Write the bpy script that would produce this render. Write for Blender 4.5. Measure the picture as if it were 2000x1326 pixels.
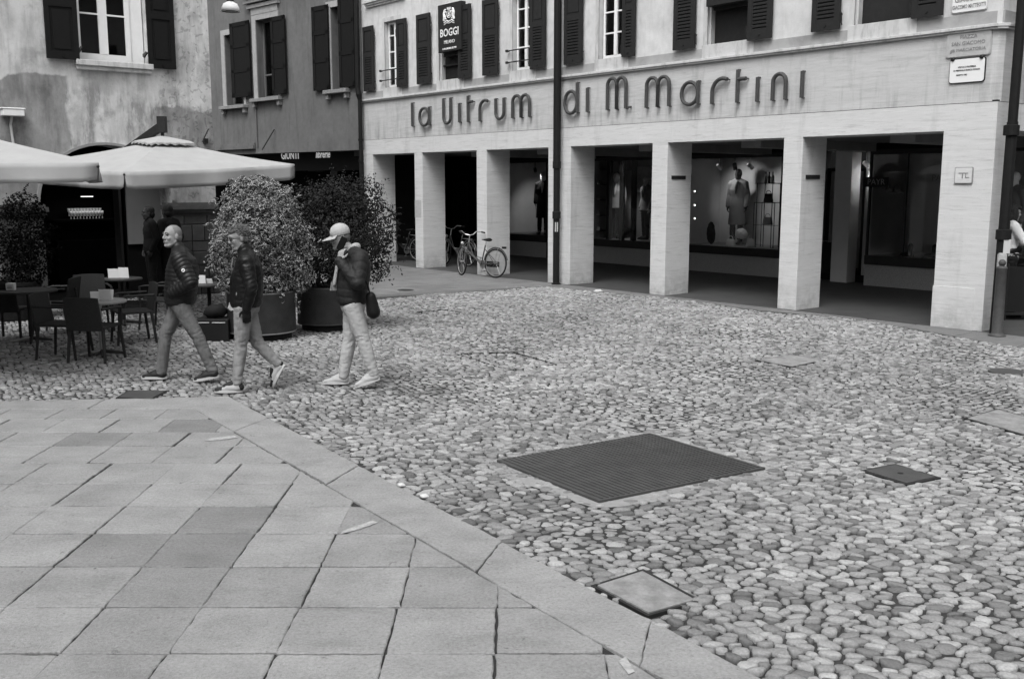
import bpy, bmesh, math, random
import numpy as np
from mathutils import Vector, Matrix, noise
random.seed(7); rng = np.random.default_rng(7)
SC = bpy.context.scene
for o in list(bpy.data.objects): bpy.data.objects.remove(o)

# ---------------------------------------------------------------- camera
CAM_H = 2.15; FPX = 1960.0; PITCH = math.atan(305/FPX)
cam = bpy.data.cameras.new('camera'); cam_o = bpy.data.objects.new('camera', cam); SC.collection.objects.link(cam_o)
cam.sensor_width = 36; cam.lens = FPX/2000*36; cam.clip_start = .05; cam.clip_end = 400
cam_o.location = (0, 0, CAM_H); cam_o.rotation_euler = (math.pi/2-PITCH, 0, 0); SC.camera = cam_o
cam.dof.use_dof = False

# ---------------------------------------------------------------- sky, sun, exposure
SUN_EL, SUN_AZ = math.radians(58), math.radians(200)      # azimuth clockwise from +Y
w = bpy.data.worlds.new('World'); SC.world = w; w.use_nodes = True
nt = w.node_tree; nt.nodes.clear()
sky = nt.nodes.new('ShaderNodeTexSky'); sky.sky_type = 'NISHITA'; sky.sun_disc = False
sky.sun_elevation = SUN_EL; sky.sun_rotation = SUN_AZ; sky.dust_density = 6; sky.air_density = 1.5
bw = nt.nodes.new('ShaderNodeRGBToBW'); bg = nt.nodes.new('ShaderNodeBackground'); bg.inputs[1].default_value = .15
out = nt.nodes.new('ShaderNodeOutputWorld')
nt.links.new(sky.outputs[0], bw.inputs[0]); nt.links.new(bw.outputs[0], bg.inputs[0]); nt.links.new(bg.outputs[0], out.inputs[0])
sun = bpy.data.lights.new('sun', 'SUN'); sun.energy = 1.0; sun.angle = math.radians(25); sun.color = (1, 1, 1)
sun_o = bpy.data.objects.new('sun', sun); SC.collection.objects.link(sun_o)
sd = Vector((math.sin(SUN_AZ)*math.cos(SUN_EL), math.cos(SUN_AZ)*math.cos(SUN_EL), math.sin(SUN_EL)))
sun_o.rotation_euler = sd.to_track_quat('Z', 'Y').to_euler()
SC.view_settings.view_transform = 'Standard'; SC.view_settings.look = 'None'
SC.view_settings.exposure = 0.64; SC.view_settings.gamma = 1; SC.view_settings.use_curve_mapping = False

# ---------------------------------------------------------------- measuring helpers (photo pixels, 2000 wide -> places in the piazza)
_F = np.array([0, math.cos(PITCH), -math.sin(PITCH)]); _U = np.array([0, math.sin(PITCH), math.cos(PITCH)]); _R = np.array([1., 0, 0])
_C = np.array([0, 0, CAM_H])
def ray(x, y): return (x-1000)*_R + (663-y)*_U + FPX*_F
def G(x, y, z=0.):
    d = ray(x, y); q = _C + d*((z-CAM_H)/d[2]); return Vector((float(q[0]), float(q[1]), z))
def at(x, y, Y):
    d = ray(x, y); q = _C + d*(Y/d[1]); return Vector(tuple(float(v) for v in q))
class Frame:
    """a wall's own frame: x to the right along the wall, y into the building, z up"""
    def __init__(s, o, xdir):
        s.o = np.array([o[0], o[1], 0.]); s.x = np.array([xdir[0], xdir[1], 0.]); s.x /= np.linalg.norm(s.x)
        s.y = np.array([-s.x[1], s.x[0], 0.]); s.ang = math.atan2(s.x[1], s.x[0])
    def px(s, x, y, w=0.):
        d = ray(x, y); t = (np.dot(s.y, s.o-_C)+w)/np.dot(s.y, d); q = _C+d*t-s.o
        return float(np.dot(q, s.x)), float(q[2])
    def X(s, x, y, w=0.): return s.px(x, y, w)[0]
    def world(s, x, y, z=0.):
        q = s.o + s.x*x + s.y*y; return Vector((float(q[0]), float(q[1]), z))
    def ground(s, x, y):
        g = G(x, y); q = np.array([g[0], g[1], 0.])-s.o; return float(np.dot(q, s.x)), float(np.dot(q, s.y))
Dv = np.array([-0.63702, 0.770847])
FF = Frame((6.88324, 14.55626), -Dv)                       # the travertine arcade building
g = G(430, 572); FA = Frame(g, (0.770847, 0.63702))        # the weathered building on the left
o17 = FF.world(-17.1, 0); FB = Frame(o17, (.722, -.69))    # the dark rendered building between them

# ---------------------------------------------------------------- materials
MATS = {}
def mat(name, v, rough=.8, amt=.12, scale=8., bump=0., bscale=60., stretch=(1, 1, 1), amt2=0., scale2=1., metal=0., spec=.22, objcol=False, tone=False, coords='P', bdist=.01):
    m = bpy.data.materials.new(name); m.use_nodes = True; n = m.node_tree; N = n.nodes; L = n.links
    b = N['Principled BSDF']; b.inputs['Roughness'].default_value = rough; b.inputs['Metallic'].default_value = metal
    b.inputs['Specular IOR Level'].default_value = spec
    if coords == 'P':
        src = N.new('ShaderNodeNewGeometry').outputs['Position']
    else:
        src = N.new('ShaderNodeTexCoord').outputs['Object']
    mp = N.new('ShaderNodeVectorMath'); mp.operation = 'MULTIPLY'; mp.inputs[1].default_value = stretch; L.new(src, mp.inputs[0])
    def noi(sc, det=4., ro=.6):
        t = N.new('ShaderNodeTexNoise'); t.inputs['Scale'].default_value = sc; t.inputs['Detail'].default_value = det; t.inputs['Roughness'].default_value = ro
        L.new(mp.outputs[0], t.inputs['Vector']); return t.outputs[0]
    def math_(op, a, bb):
        x = N.new('ShaderNodeMath'); x.operation = op
        for i, q in enumerate((a, bb)):
            if isinstance(q, (int, float)): x.inputs[i].default_value = q
            else: L.new(q, x.inputs[i])
        return x.outputs[0]
    def centred(o, a): return math_('MULTIPLY_ADD', o, a*2.6) if False else math_('ADD', math_('MULTIPLY', math_('SUBTRACT', o, .5), a*2.8), 1.)
    val = math_('MULTIPLY', centred(noi(scale), amt), v)
    if amt2: val = math_('MULTIPLY', val, centred(noi(scale2, 3.), amt2))
    if objcol:
        oi = N.new('ShaderNodeObjectInfo'); val = math_('MULTIPLY', val, oi.outputs['Color'])
    if tone:
        at_ = N.new('ShaderNodeAttribute'); at_.attribute_name = 'tone'; val = math_('MULTIPLY', val, at_.outputs['Fac'])
    val = math_('MAXIMUM', val, .002)
    cc = N.new('ShaderNodeCombineColor'); [L.new(val, cc.inputs[i]) for i in range(3)]
    L.new(cc.outputs[0], b.inputs['Base Color'])
    if bump:
        bp = N.new('ShaderNodeBump'); bp.inputs['Strength'].default_value = bump; bp.inputs['Distance'].default_value = bdist
        L.new(noi(bscale, 5.), bp.inputs['Height']); L.new(bp.outputs[0], b.inputs['Normal'])
    MATS[name] = m; m['_val'] = v
    return m
def vnode(m): return m.node_tree.nodes, m.node_tree.links

STONE = mat('travertine', .58, .75, .10, 3., .25, 40., (1.1, 1.1, 15), .07, .8)
# travertine veins and pits: a second, sharper stretched noise darkens thin horizontal streaks of the stone itself
def add_veins(m, sc=(1.4, 1.4, 24), lo=.60, hi=.72, dark=.62):
    N, L = vnode(m); b = N['Principled BSDF']; src = b.inputs['Base Color'].links[0].from_socket
    gg = N.new('ShaderNodeNewGeometry'); mm = N.new('ShaderNodeVectorMath'); mm.operation = 'MULTIPLY'; mm.inputs[1].default_value = sc
    L.new(gg.outputs['Position'], mm.inputs[0]); t = N.new('ShaderNodeTexNoise'); t.inputs['Scale'].default_value = 1.6; t.inputs['Detail'].default_value = 8; t.inputs['Roughness'].default_value = .72
    t.inputs['Distortion'].default_value = .6
    L.new(mm.outputs[0], t.inputs['Vector']); r = N.new('ShaderNodeMapRange'); r.inputs[1].default_value = lo; r.inputs[2].default_value = hi; r.inputs[3].default_value = 1; r.inputs[4].default_value = dark
    L.new(t.outputs[0], r.inputs[0]); mx = N.new('ShaderNodeVectorMath'); mx.operation = 'SCALE'; L.new(src, mx.inputs[0]); L.new(r.outputs[0], mx.inputs['Scale']); L.new(mx.outputs[0], b.inputs['Base Color'])
add_veins(STONE, (1.2, 1.2, 18), .54, .66, .78); add_veins(STONE, (5, 5, 30), .62, .70, .62)
FASCIA = mat('fascia_travertine', .50, .75, .12, 3., .25, 40., (1.0, 1.0, 12), .08, .9); add_veins(FASCIA, (.8, .8, 12), .52, .68, .80); add_veins(FASCIA, (5, 5, 34), .62, .70, .62)
def add_drips(m, lo=.56, hi=.72, dark=.80, sc=(9, 9, .7), zlo=None, zhi=None):
    N, L = vnode(m); b = N['Principled BSDF']; src = b.inputs['Base Color'].links[0].from_socket
    gg = N.new('ShaderNodeNewGeometry'); mm = N.new('ShaderNodeVectorMath'); mm.operation = 'MULTIPLY'; mm.inputs[1].default_value = sc; L.new(gg.outputs['Position'], mm.inputs[0])
    t = N.new('ShaderNodeTexNoise'); t.inputs['Scale'].default_value = 1.; t.inputs['Detail'].default_value = 6; t.inputs['Roughness'].default_value = .65; L.new(mm.outputs[0], t.inputs['Vector'])
    r = N.new('ShaderNodeMapRange'); r.inputs[1].default_value = lo; r.inputs[2].default_value = hi; r.inputs[3].default_value = 0; r.inputs[4].default_value = 1-dark; L.new(t.outputs[0], r.inputs[0]); k = r.outputs[0]
    if zlo is not None:
        sp = N.new('ShaderNodeSeparateXYZ'); L.new(gg.outputs['Position'], sp.inputs[0]); z = N.new('ShaderNodeMapRange'); z.inputs[1].default_value = zlo; z.inputs[2].default_value = zhi; z.inputs[3].default_value = 1; z.inputs[4].default_value = 0; L.new(sp.outputs['Z'], z.inputs[0])
        q = N.new('ShaderNodeMath'); q.operation = 'MULTIPLY'; L.new(k, q.inputs[0]); L.new(z.outputs[0], q.inputs[1]); k = q.outputs[0]
    s1 = N.new('ShaderNodeMath'); s1.operation = 'SUBTRACT'; s1.inputs[0].default_value = 1; L.new(k, s1.inputs[1])
    mx = N.new('ShaderNodeVectorMath'); mx.operation = 'SCALE'; L.new(src, mx.inputs[0]); L.new(s1.outputs[0], mx.inputs['Scale']); L.new(mx.outputs[0], b.inputs['Base Color'])
add_veins(STONE, (42, 42, 70), .56, .68, .78); add_veins(FASCIA, (36, 36, 60), .56, .68, .76); add_drips(STONE, .35, .7, .55, (4, 4, 4), .05, .55); add_drips(FASCIA, .50, .70, .72, (7, 7, .5), 3.55, 3.9); add_drips(FASCIA, .52, .7, .75, (3, 3, .8)); add_drips(STONE, .55, .7, .85, (3, 3, .5))
def wall_mat(name, v, dark, lo, hi, sc, rough=.9):
    """weathered render: big patches of darker old plaster, scratches and stains"""
    m = mat(name, v, rough, .14, 7., .22, 40., (1, 1, 1), .16, 1.3, bdist=.02)
    N, L = vnode(m); b = N['Principled BSDF']; src = b.inputs['Base Color'].links[0].from_socket
    gg = N.new('ShaderNodeNewGeometry'); t = N.new('ShaderNodeTexNoise'); t.inputs['Scale'].default_value = sc; t.inputs['Detail'].default_value = 9; t.inputs['Roughness'].default_value = .62
    mm = N.new('ShaderNodeVectorMath'); mm.operation = 'MULTIPLY'; mm.inputs[1].default_value = (1, 1, .8); L.new(gg.outputs['Position'], mm.inputs[0]); L.new(mm.outputs[0], t.inputs['Vector'])
    r = N.new('ShaderNodeMapRange'); r.inputs[1].default_value = lo; r.inputs[2].default_value = hi; r.inputs[3].default_value = 1; r.inputs[4].default_value = dark
    L.new(t.outputs[0], r.inputs[0]); mx = N.new('ShaderNodeVectorMath'); mx.operation = 'SCALE'; L.new(src, mx.inputs[0]); L.new(r.outputs[0], mx.inputs['Scale']); L.new(mx.outputs[0], b.inputs['Base Color'])
    return m
PLASTER = wall_mat('pale_render', .58, .8, .52, .7, 1.2)
DADO = wall_mat('grey_render_band', .34, .8, .5, .65, 1.6)
DARKW = wall_mat('dark_render', .135, .8, .5, .75, 1.1)
OLDW = wall_mat('old_plaster', .56, .74, .50, .62, 1.3)
# old plaster: the lower storey has lost its top coat; bare render below an uneven edge
def add_bare(m):
    N, L = vnode(m); b = N['Principled BSDF']; src = b.inputs['Base Color'].links[0].from_socket
    tc = N.new('ShaderNodeTexCoord'); sp = N.new('ShaderNodeSeparateXYZ'); L.new(tc.outputs['Object'], sp.inputs[0])
    n1 = N.new('ShaderNodeTexNoise'); n1.inputs['Scale'].default_value = 1.1; n1.inputs['Detail'].default_value = 7; L.new(tc.outputs['Object'], n1.inputs['Vector'])
    n2 = N.new('ShaderNodeTexNoise'); n2.inputs['Scale'].default_value = 1.5; n2.inputs['Detail'].default_value = 9; n2.inputs['Roughness'].default_value = .7
    st = N.new('ShaderNodeVectorMath'); st.operation = 'MULTIPLY'; st.inputs[1].default_value = (1.6, 1.6, .45); L.new(tc.outputs['Object'], st.inputs[0]); L.new(st.outputs[0], n2.inputs['Vector'])
    def M(op, a, c, d=None):
        x = N.new('ShaderNodeMath'); x.operation = op
        for i, q in enumerate((a, c) if d is None else (a, c, d)):
            if isinstance(q, (int, float)): x.inputs[i].default_value = q
            else: L.new(q, x.inputs[i])
        return x.outputs[0]
    def sstep(v, lo, hi, a, bb):
        r = N.new('ShaderNodeMapRange'); r.interpolation_type = 'SMOOTHSTEP'; r.inputs[1].default_value = lo; r.inputs[2].default_value = hi; r.inputs[3].default_value = a; r.inputs[4].default_value = bb; L.new(v, r.inputs[0]); return r.outputs[0]
    # edge height 3.98 with wobble; bare for x in [-5,-2.45] (left) and [-.9,0] lower
    zz = M('ADD', sp.outputs['Z'], M('MULTIPLY', M('SUBTRACT', n1.outputs[0], .5), .75))
    xx = M('ADD', sp.outputs['X'], M('MULTIPLY', M('SUBTRACT', n1.outputs[0], .5), .5))
    left = M('MULTIPLY', sstep(zz, 4.02, 3.97, 0, 1), sstep(xx, -2.62, -2.7, 0, 1))
    right = M('MULTIPLY', sstep(zz, 3.58, 3.48, 0, 1), sstep(xx, -1.25, -1.0, 0, 1))
    mid = M('MULTIPLY', sstep(n2.outputs[0], .49, .60, 0, .75), sstep(zz, 3.95, 3.6, 0, 1))
    bare = M('MINIMUM', M('ADD', M('ADD', left, right), mid), 1.)
    tone = sstep(n2.outputs[0], .35, .7, .60, .34)
    k = M('ADD', M('MULTIPLY', bare, M('SUBTRACT', tone, 1.)), 1.)
    # scratches of flaked distemper above the edge on the right
    n3 = N.new('ShaderNodeTexNoise'); n3.inputs['Scale'].default_value = 9; n3.inputs['Detail'].default_value = 6; n3.inputs['Distortion'].default_value = 1.2; L.new(tc.outputs['Object'], n3.inputs['Vector'])
    fl = M('MULTIPLY', sstep(n3.outputs[0], .56, .62, 0, .32), sstep(sp.outputs['X'], -1.15, -.9, 0, 1))
    k = M('MULTIPLY', k, M('SUBTRACT', 1., fl))
    mx = N.new('ShaderNodeVectorMath'); mx.operation = 'SCALE'; L.new(src, mx.inputs[0]); L.new(k, mx.inputs['Scale']); L.new(mx.outputs[0], b.inputs['Base Color'])
add_bare(OLDW); add_veins(OLDW, (30, 30, 30), .56, .68, .80); add_veins(PLASTER, (40, 40, 40), .56, .68, .86); add_veins(DARKW, (30, 30, 30), .56, .68, .75); add_drips(OLDW, .50, .66, .72, (4, 4, .6)); add_drips(OLDW, .54, .62, .80, (2.2, 2.2, 2.2)); add_drips(DARKW, .52, .7, .75, (5, 5, .5)); add_drips(PLASTER, .52, .7, .82, (6, 6, .6))
TRIM = mat('pale_stone_trim', .52, .8, .12, 6., .3, 40.)
add_drips(TRIM, .5, .66, .72, (8, 8, 2))
WHITEP = mat('white_paint', .78, .5, .06, 10.)
SHUT = mat('shutter_paint', .020, .6, .25, 14., .2, 80., spec=.2)
SHUTB = mat('black_shutter_paint', .008, .7, .25, 14., spec=.15)
IRON = mat('black_iron', .02, .5, .3, 20.)
PIPE = mat('dark_pipe', .012, .6, .3, 12., spec=.15)
BRONZE = mat('bronze_letter', .075, .4, .3, 20., metal=.3)
BLACK = mat('black_board', .012, .6, .2, 6.)
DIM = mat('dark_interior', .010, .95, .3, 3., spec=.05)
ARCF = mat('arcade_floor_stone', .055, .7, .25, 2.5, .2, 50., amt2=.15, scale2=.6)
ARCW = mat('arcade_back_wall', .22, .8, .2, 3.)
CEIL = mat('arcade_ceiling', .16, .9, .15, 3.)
GRAN = mat('granite_plinth', .30, .7, .5, 60., .2, 80.)
SLAB = mat('paving_slab', .255, .82, .30, 55., .7, 110., amt2=.22, scale2=2.6, objcol=True)
add_veins(SLAB, (6, 6, 6), .63, .69, .5); add_veins(SLAB, (1.0, 2.4, 1), .50, .66, .84); add_veins(SLAB, (30, 30, 30), .54, .66, .74)
COB = mat('river_cobble', .265, .8, .38, 75., .6, 160., tone=True)
COBO = mat('river_cobble_single', .27, .8, .38, 75., .6, 160., objcol=True)
MORT = mat('dirt_joint', .040, .95, .7, 14., .5, 120., amt2=.3, scale2=1.2)
PLATE = mat('steel_plate', .058, .55, .25, 5., .25, 60., stretch=(1, 1, 1), amt2=.2, scale2=1., metal=.0)
METAL = mat('bare_metal', .5, .35, .1, 10., metal=.8)
CANVAS = mat('canvas', .345, .9, .10, 4., .25, 300., bdist=.003)
POTM = mat('planter_metal', .065, .6, .4, 5., .2, 20., amt2=.3, scale2=2.)
PAPER = mat('paper', .8, .8, .03)
WOODD = mat('dark_weave', .028, .6, .3, 60.)
TABLE = mat('table_top', .30, .4, .25, 30.)
SKIN = mat('skin', .25, .65, .08, 30., .15, 120.)
SKIND = mat('skin_shaded', .30, .55, .08, 30.)
HAIRG = mat('grey_hair', .085, .8, .5, 90., .6, 120.)
HAIRD = mat('dark_hair', .02, .7, .3, 60., .5, 100.)
STUB = mat('cropped_hair', .17, .8, .2, 90., .4, 200.)
PUFF = mat('quilted_nylon', .009, .5, .2, 30., spec=.3)
LEATH = mat('black_leather', .006, .45, .3, 20., .3, 60., spec=.25)
PUFF2 = mat('dark_padded_cloth', .017, .6, .2, 40., .3, 120.)
JEAN1 = mat('washed_denim', .14, .85, .40, 14., .8, 120., (1, 1, .45), .45, 5., coords='O')
JEAN2 = mat('pale_denim', .25, .85, .35, 14., .8, 120., (1, 1, .45), .35, 5., coords='O')
CHINO = mat('cream_cotton', .42, .85, .14, 14., .6, 100., coords='O')
CLOTHW = mat('white_cloth', .62, .85, .08, 10., .3, 60.)
CLOTHM = mat('mid_grey_cloth', .25, .85, .15, 10.)
CLOTHD = mat('charcoal_cloth', .012, .85, .2, 10.)
CAPM = mat('pale_cap_cloth', .36, .85, .08, 30., .3, 160.)
SCARF = mat('striped_scarf', .3, .9, .5, 60., .5, 120.)
SHOED = mat('dark_shoe', .02, .6, .2, 30.)
SHOEW = mat('white_sole', .5, .6, .05, 30.)
SHOEP = mat('pale_shoe', .38, .7, .1, 30.)
RUBBER = mat('rubber', .015, .7, .2, 30.)
LENS = mat('dark_lens', .01, .1, .1)
def glass(name, tint=.9, rough=.02):
    m = bpy.data.materials.new(name); m.use_nodes = True; N = m.node_tree.nodes; L = m.node_tree.links; N.clear()
    o = N.new('ShaderNodeOutputMaterial'); mx = N.new('ShaderNodeMixShader'); t = N.new('ShaderNodeBsdfTransparent'); gl = N.new('ShaderNodeBsdfGlossy'); fr = N.new('ShaderNodeFresnel')
    fr.inputs[0].default_value = 1.5; gl.inputs['Roughness'].default_value = rough; t.inputs[0].default_value = (tint, tint, tint, 1)
    L.new(fr.outputs[0], mx.inputs[0]); L.new(t.outputs[0], mx.inputs[1]); L.new(gl.outputs[0], mx.inputs[2]); L.new(mx.outputs[0], o.inputs[0]); return m
GLASS = glass('shop_glass', .85); WGLASS = glass('window_glass', .5)
LEAFV = mat('variegated_leaf', .05, .6, .2, 60., tone=True)
LEAFD = mat('dark_leaf', .024, .75, .3, 60., tone=True, spec=.07)
BARK = mat('bark', .06, .9, .3, 30.)
def emit(name, s):
    m = bpy.data.materials.new(name); m.use_nodes = True; b = m.node_tree.nodes['Principled BSDF']
    b.inputs['Emission Color'].default_value = (1, 1, 1, 1); b.inputs['Emission Strength'].default_value = s; return m
LAMPM = emit('lit_lamp', 2.); LITM = emit('lit_lettering', .22)

# ---------------------------------------------------------------- mesh helpers
def link(o, parent=None):
    SC.collection.objects.link(o)
    if parent is not None: o.parent = parent
    return o
def obj(name, bm, m, parent=None, smooth=False, bevel=0.):
    if isinstance(bm, bmesh.types.BMesh):
        me = bpy.data.meshes.new(name); bm.normal_update(); bm.to_mesh(me); bm.free()
    else: me = bm
    if not isinstance(m, (list, tuple)): me.materials.clear()
    for q in (m if isinstance(m, (list, tuple)) else [m]): me.materials.append(q)
    if smooth: me.polygons.foreach_set('use_smooth', [True]*len(me.polygons))
    o = bpy.data.objects.new(name, me)
    if bevel:
        md = o.modifiers.new('bevel', 'BEVEL'); md.width = bevel; md.segments = 2; md.limit_method = 'ANGLE'; md.angle_limit = math.radians(40)
    return link(o, parent)
def thing(name, label, cat, loc=(0, 0, 0), rz=0., group=None):
    o = bpy.data.objects.new(name, None); o.empty_display_size = .2; link(o); o.location = loc; o.rotation_euler = (0, 0, rz)
    return tag(o, label, cat, group)
def tag(o, label, cat, group=None):
    o['label'] = label; o['category'] = cat
    if group: o['group'] = group
    return o
def struct(o): o['kind'] = 'structure'; return o
def stuff(o): o['kind'] = 'stuff'; return o
def B(): return bmesh.new()
def box(bm, x0, x1, y0, y1, z0, z1):
    v = [bm.verts.new((x, y, z)) for x in (x0, x1) for y in (y0, y1) for z in (z0, z1)]
    for f in ((0, 1, 3, 2), (4, 6, 7, 5), (0, 4, 5, 1), (2, 3, 7, 6), (0, 2, 6, 4), (1, 5, 7, 3)): bm.faces.new([v[i] for i in f])
    return v
def boxm(bm, M, sx, sy, sz):
    v = box(bm, -sx/2, sx/2, -sy/2, sy/2, -sz/2, sz/2)
    for q in v: q.co = M @ q.co
    return v
def tube(bm, pts, r, seg=8, caps=True):
    pts = [Vector(p) for p in pts]; rr = r if isinstance(r, (list, tuple)) else [r]*len(pts); rings = []
    up = None
    for i, p in enumerate(pts):
        a = pts[max(i-1, 0)]; b = pts[min(i+1, len(pts)-1)]; t = (b-a).normalized()
        if up is None: up = Vector((0, 0, 1)) if abs(t.z) < .9 else Vector((0, 1, 0))
        x = t.cross(up); 
        if x.length < 1e-4: x = t.orthogonal()
        x.normalize(); y = x.cross(t).normalized(); up = y
        rings.append([bm.verts.new(p+x*rr[i]*math.cos(2*math.pi*k/seg)+y*rr[i]*math.sin(2*math.pi*k/seg)) for k in range(seg)])
    for a, b in zip(rings, rings[1:]):
        for k in range(seg): bm.faces.new((a[k], a[(k+1) % seg], b[(k+1) % seg], b[k]))
    if caps:
        bm.faces.new(rings[0][::-1]); bm.faces.new(rings[-1])
def ring_tube(bm, M, R, r, seg=24, s2=6, a0=0, a1=2*math.pi):
    full = abs(a1-a0-2*math.pi) < 1e-3; n = seg if full else seg+1; rings = []
    for i in range(n):
        a = a0+(a1-a0)*i/seg; rings.append([bm.verts.new(M @ Vector(((R+r*math.cos(2*math.pi*k/s2))*math.cos(a), (R+r*math.cos(2*math.pi*k/s2))*math.sin(a), r*math.sin(2*math.pi*k/s2)))) for k in range(s2)])
    for i in range(n if full else n-1):
        a, b = rings[i], rings[(i+1) % n]
        for k in range(s2): bm.faces.new((a[k], b[k], b[(k+1) % s2], a[(k+1) % s2]))
def lathe(bm, prof, seg=20, c=(0, 0, 0), cap=True, M=None):
    rings = []
    for r, z in prof:
        ring = [bm.verts.new(Vector((c[0]+r*math.cos(2*math.pi*k/seg), c[1]+r*math.sin(2*math.pi*k/seg), c[2]+z))) for k in range(seg)]
        if M is not None:
            for v in ring: v.co = M @ v.co
        rings.append(ring)
    for a, b in zip(rings, rings[1:]):
        for k in range(seg): bm.faces.new((a[k], a[(k+1) % seg], b[(k+1) % seg], b[k]))
    if cap: bm.faces.new(rings[0][::-1]); bm.faces.new(rings[-1])
def loft(bm, rings, seg=16, yaw=0.):
    """rings of (x, y, z, rx, ry)"""
    rs = []
    for x, y, z, rx, ry in rings:
        rs.append([bm.verts.new((x+rx*math.cos(2*math.pi*k/seg), y+ry*math.sin(2*math.pi*k/seg), z)) for k in range(seg)])
    for a, b in zip(rs, rs[1:]):
        for k in range(seg): bm.faces.new((a[k], a[(k+1) % seg], b[(k+1) % seg], b[k]))
    bm.faces.new(rs[0][::-1]); bm.faces.new(rs[-1])
def prism(bm, pts, z0, z1):
    a = [bm.verts.new((p[0], p[1], z0)) for p in pts]; b = [bm.verts.new((p[0], p[1], z1)) for p in pts]; n = len(pts)
    bm.faces.new(b); bm.faces.new(a[::-1])
    for i in range(n): bm.faces.new((a[i], a[(i+1) % n], b[(i+1) % n], b[i]))
def ccw(pts):
    a = sum(pts[i][0]*pts[(i+1) % len(pts)][1]-pts[(i+1) % len(pts)][0]*pts[i][1] for i in range(len(pts)))
    return list(pts) if a > 0 else list(pts)[::-1]
def clip(poly, p, n):
    """keep the side of the line through p where n points"""
    out = []
    for i in range(len(poly)):
        a, b = poly[i], poly[(i+1) % len(poly)]
        da = (a[0]-p[0])*n[0]+(a[1]-p[1])*n[1]; db = (b[0]-p[0])*n[0]+(b[1]-p[1])*n[1]
        if da >= 0: out.append(a)
        if da*db < 0: t = da/(da-db); out.append((a[0]+(b[0]-a[0])*t, a[1]+(b[1]-a[1])*t))
    return out
def wall_holes(bm, x0, x1, z0, z1, y0, y1, holes):
    """a wall x0..x1, z0..z1, front y0, back y1, with rectangular holes (hx0,hx1,hz0,hz1); only real faces"""
    xs = sorted({x0, x1, *[min(max(h[i], x0), x1) for h in holes for i in (0, 1)]}); zs = sorted({z0, z1, *[min(max(h[i], z0), z1) for h in holes for i in (2, 3)]})
    def solid(i, j):
        if i < 0 or j < 0 or i >= len(xs)-1 or j >= len(zs)-1: return False
        cx, cz = (xs[i]+xs[i+1])/2, (zs[j]+zs[j+1])/2
        return not any(h[0] < cx < h[1] and h[2] < cz < h[3] for h in holes)
    Q = lambda *p: bm.faces.new([bm.verts.new(q) for q in p])
    for i in range(len(xs)-1):
        for j in range(len(zs)-1):
            if not solid(i, j): continue
            a, b, c, d = xs[i], xs[i+1], zs[j], zs[j+1]
            Q((a, y0, c), (b, y0, c), (b, y0, d), (a, y0, d)); Q((a, y1, c), (a, y1, d), (b, y1, d), (b, y1, c))
            if not solid(i-1, j): Q((a, y0, c), (a, y0, d), (a, y1, d), (a, y1, c))
            if not solid(i+1, j): Q((b, y0, c), (b, y1, c), (b, y1, d), (b, y0, d))
            if not solid(i, j-1): Q((a, y0, c), (a, y1, c), (b, y1, c), (b, y0, c))
            if not solid(i, j+1): Q((a, y0, d), (b, y0, d), (b, y1, d), (a, y1, d))
def text_mesh(s, size, M, extrude=.004, bold=0., sx=1., shear=0., align='CENTER'):
    cu = bpy.data.curves.new('t', 'FONT'); cu.body = s; cu.size = size; cu.extrude = extrude; cu.offset = bold; cu.align_x = align; cu.align_y = 'CENTER'; cu.resolution_u = 2; cu.shear = shear
    o = bpy.data.objects.new('t', cu); SC.collection.objects.link(o); dg = bpy.context.evaluated_depsgraph_get()
    me = bpy.data.meshes.new_from_object(o.evaluated_get(dg)); bpy.data.objects.remove(o); bpy.data.curves.remove(cu)
    me.transform(M @ Matrix.Diagonal((sx, 1, 1, 1))); return me
def wallM(x, y, z):   # text standing on a wall: local X right, local Z up, facing -y
    return Matrix.Translation((x, y, z)) @ Matrix.Rotation(math.pi/2, 4, 'X')

# ================================================================ GROUND
bm = B(); box(bm, -60, 60, -40, 80, -.3, -.06); ground = struct(obj('ground', bm, MORT))
def inpoly(x, y, poly):
    x = np.asarray(x); y = np.asarray(y); r = np.zeros(x.shape, bool); n = len(poly)
    for i in range(n):
        x0, y0 = poly[i][:2]; x1, y1 = poly[(i+1) % n][:2]
        if y0 == y1: continue
        c = ((y0 > y) != (y1 > y)) & (x < (x1-x0)*(y-y0)/(y1-y0)+x0); r ^= c
    return r
g2 = lambda *p: [tuple(G(*q)[:2]) for q in p]
# paving outline: far edge (top row), corner, then the long diagonal band
topL, apex, outR = g2((0, 783), (446, 773), (1485, 1323)); inA, inR = g2((376, 796), (1290, 1326))
def ext(a, b, t): return (a[0]+(b[0]-a[0])*t, a[1]+(b[1]-a[1])*t)
farL = ext(apex, topL, 2.2); outE = ext(apex, outR, 1.6); inE = ext(inA, inR, 1.6)
PAVE = [farL, apex, outE, (outE[0], -3), (-14, -3)]
# strip of paving along the arcade, in the arcade's frame: x from -22 to 0, how far it comes out
strip_px = [(560, 600), (700, 588), (825, 576), (909, 565), (1018, 558), (1080, 561), (1166, 570), (1266, 578), (1366, 589), (1510, 610), (1633, 617), (1732, 632), (1815, 648), (1931, 668), (1998, 679)]
strip = [FF.ground(*q) for q in strip_px]; strip = [(-24, strip[0][1]-1.5)]+strip+[(5.5, strip[-1][1]-.25)]
STRIPW = [tuple(FF.world(x, y)[:2]) for x, y in strip]+[tuple(FF.world(7, 12)[:2]), tuple(FF.world(-24, 12)[:2])]
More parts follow.
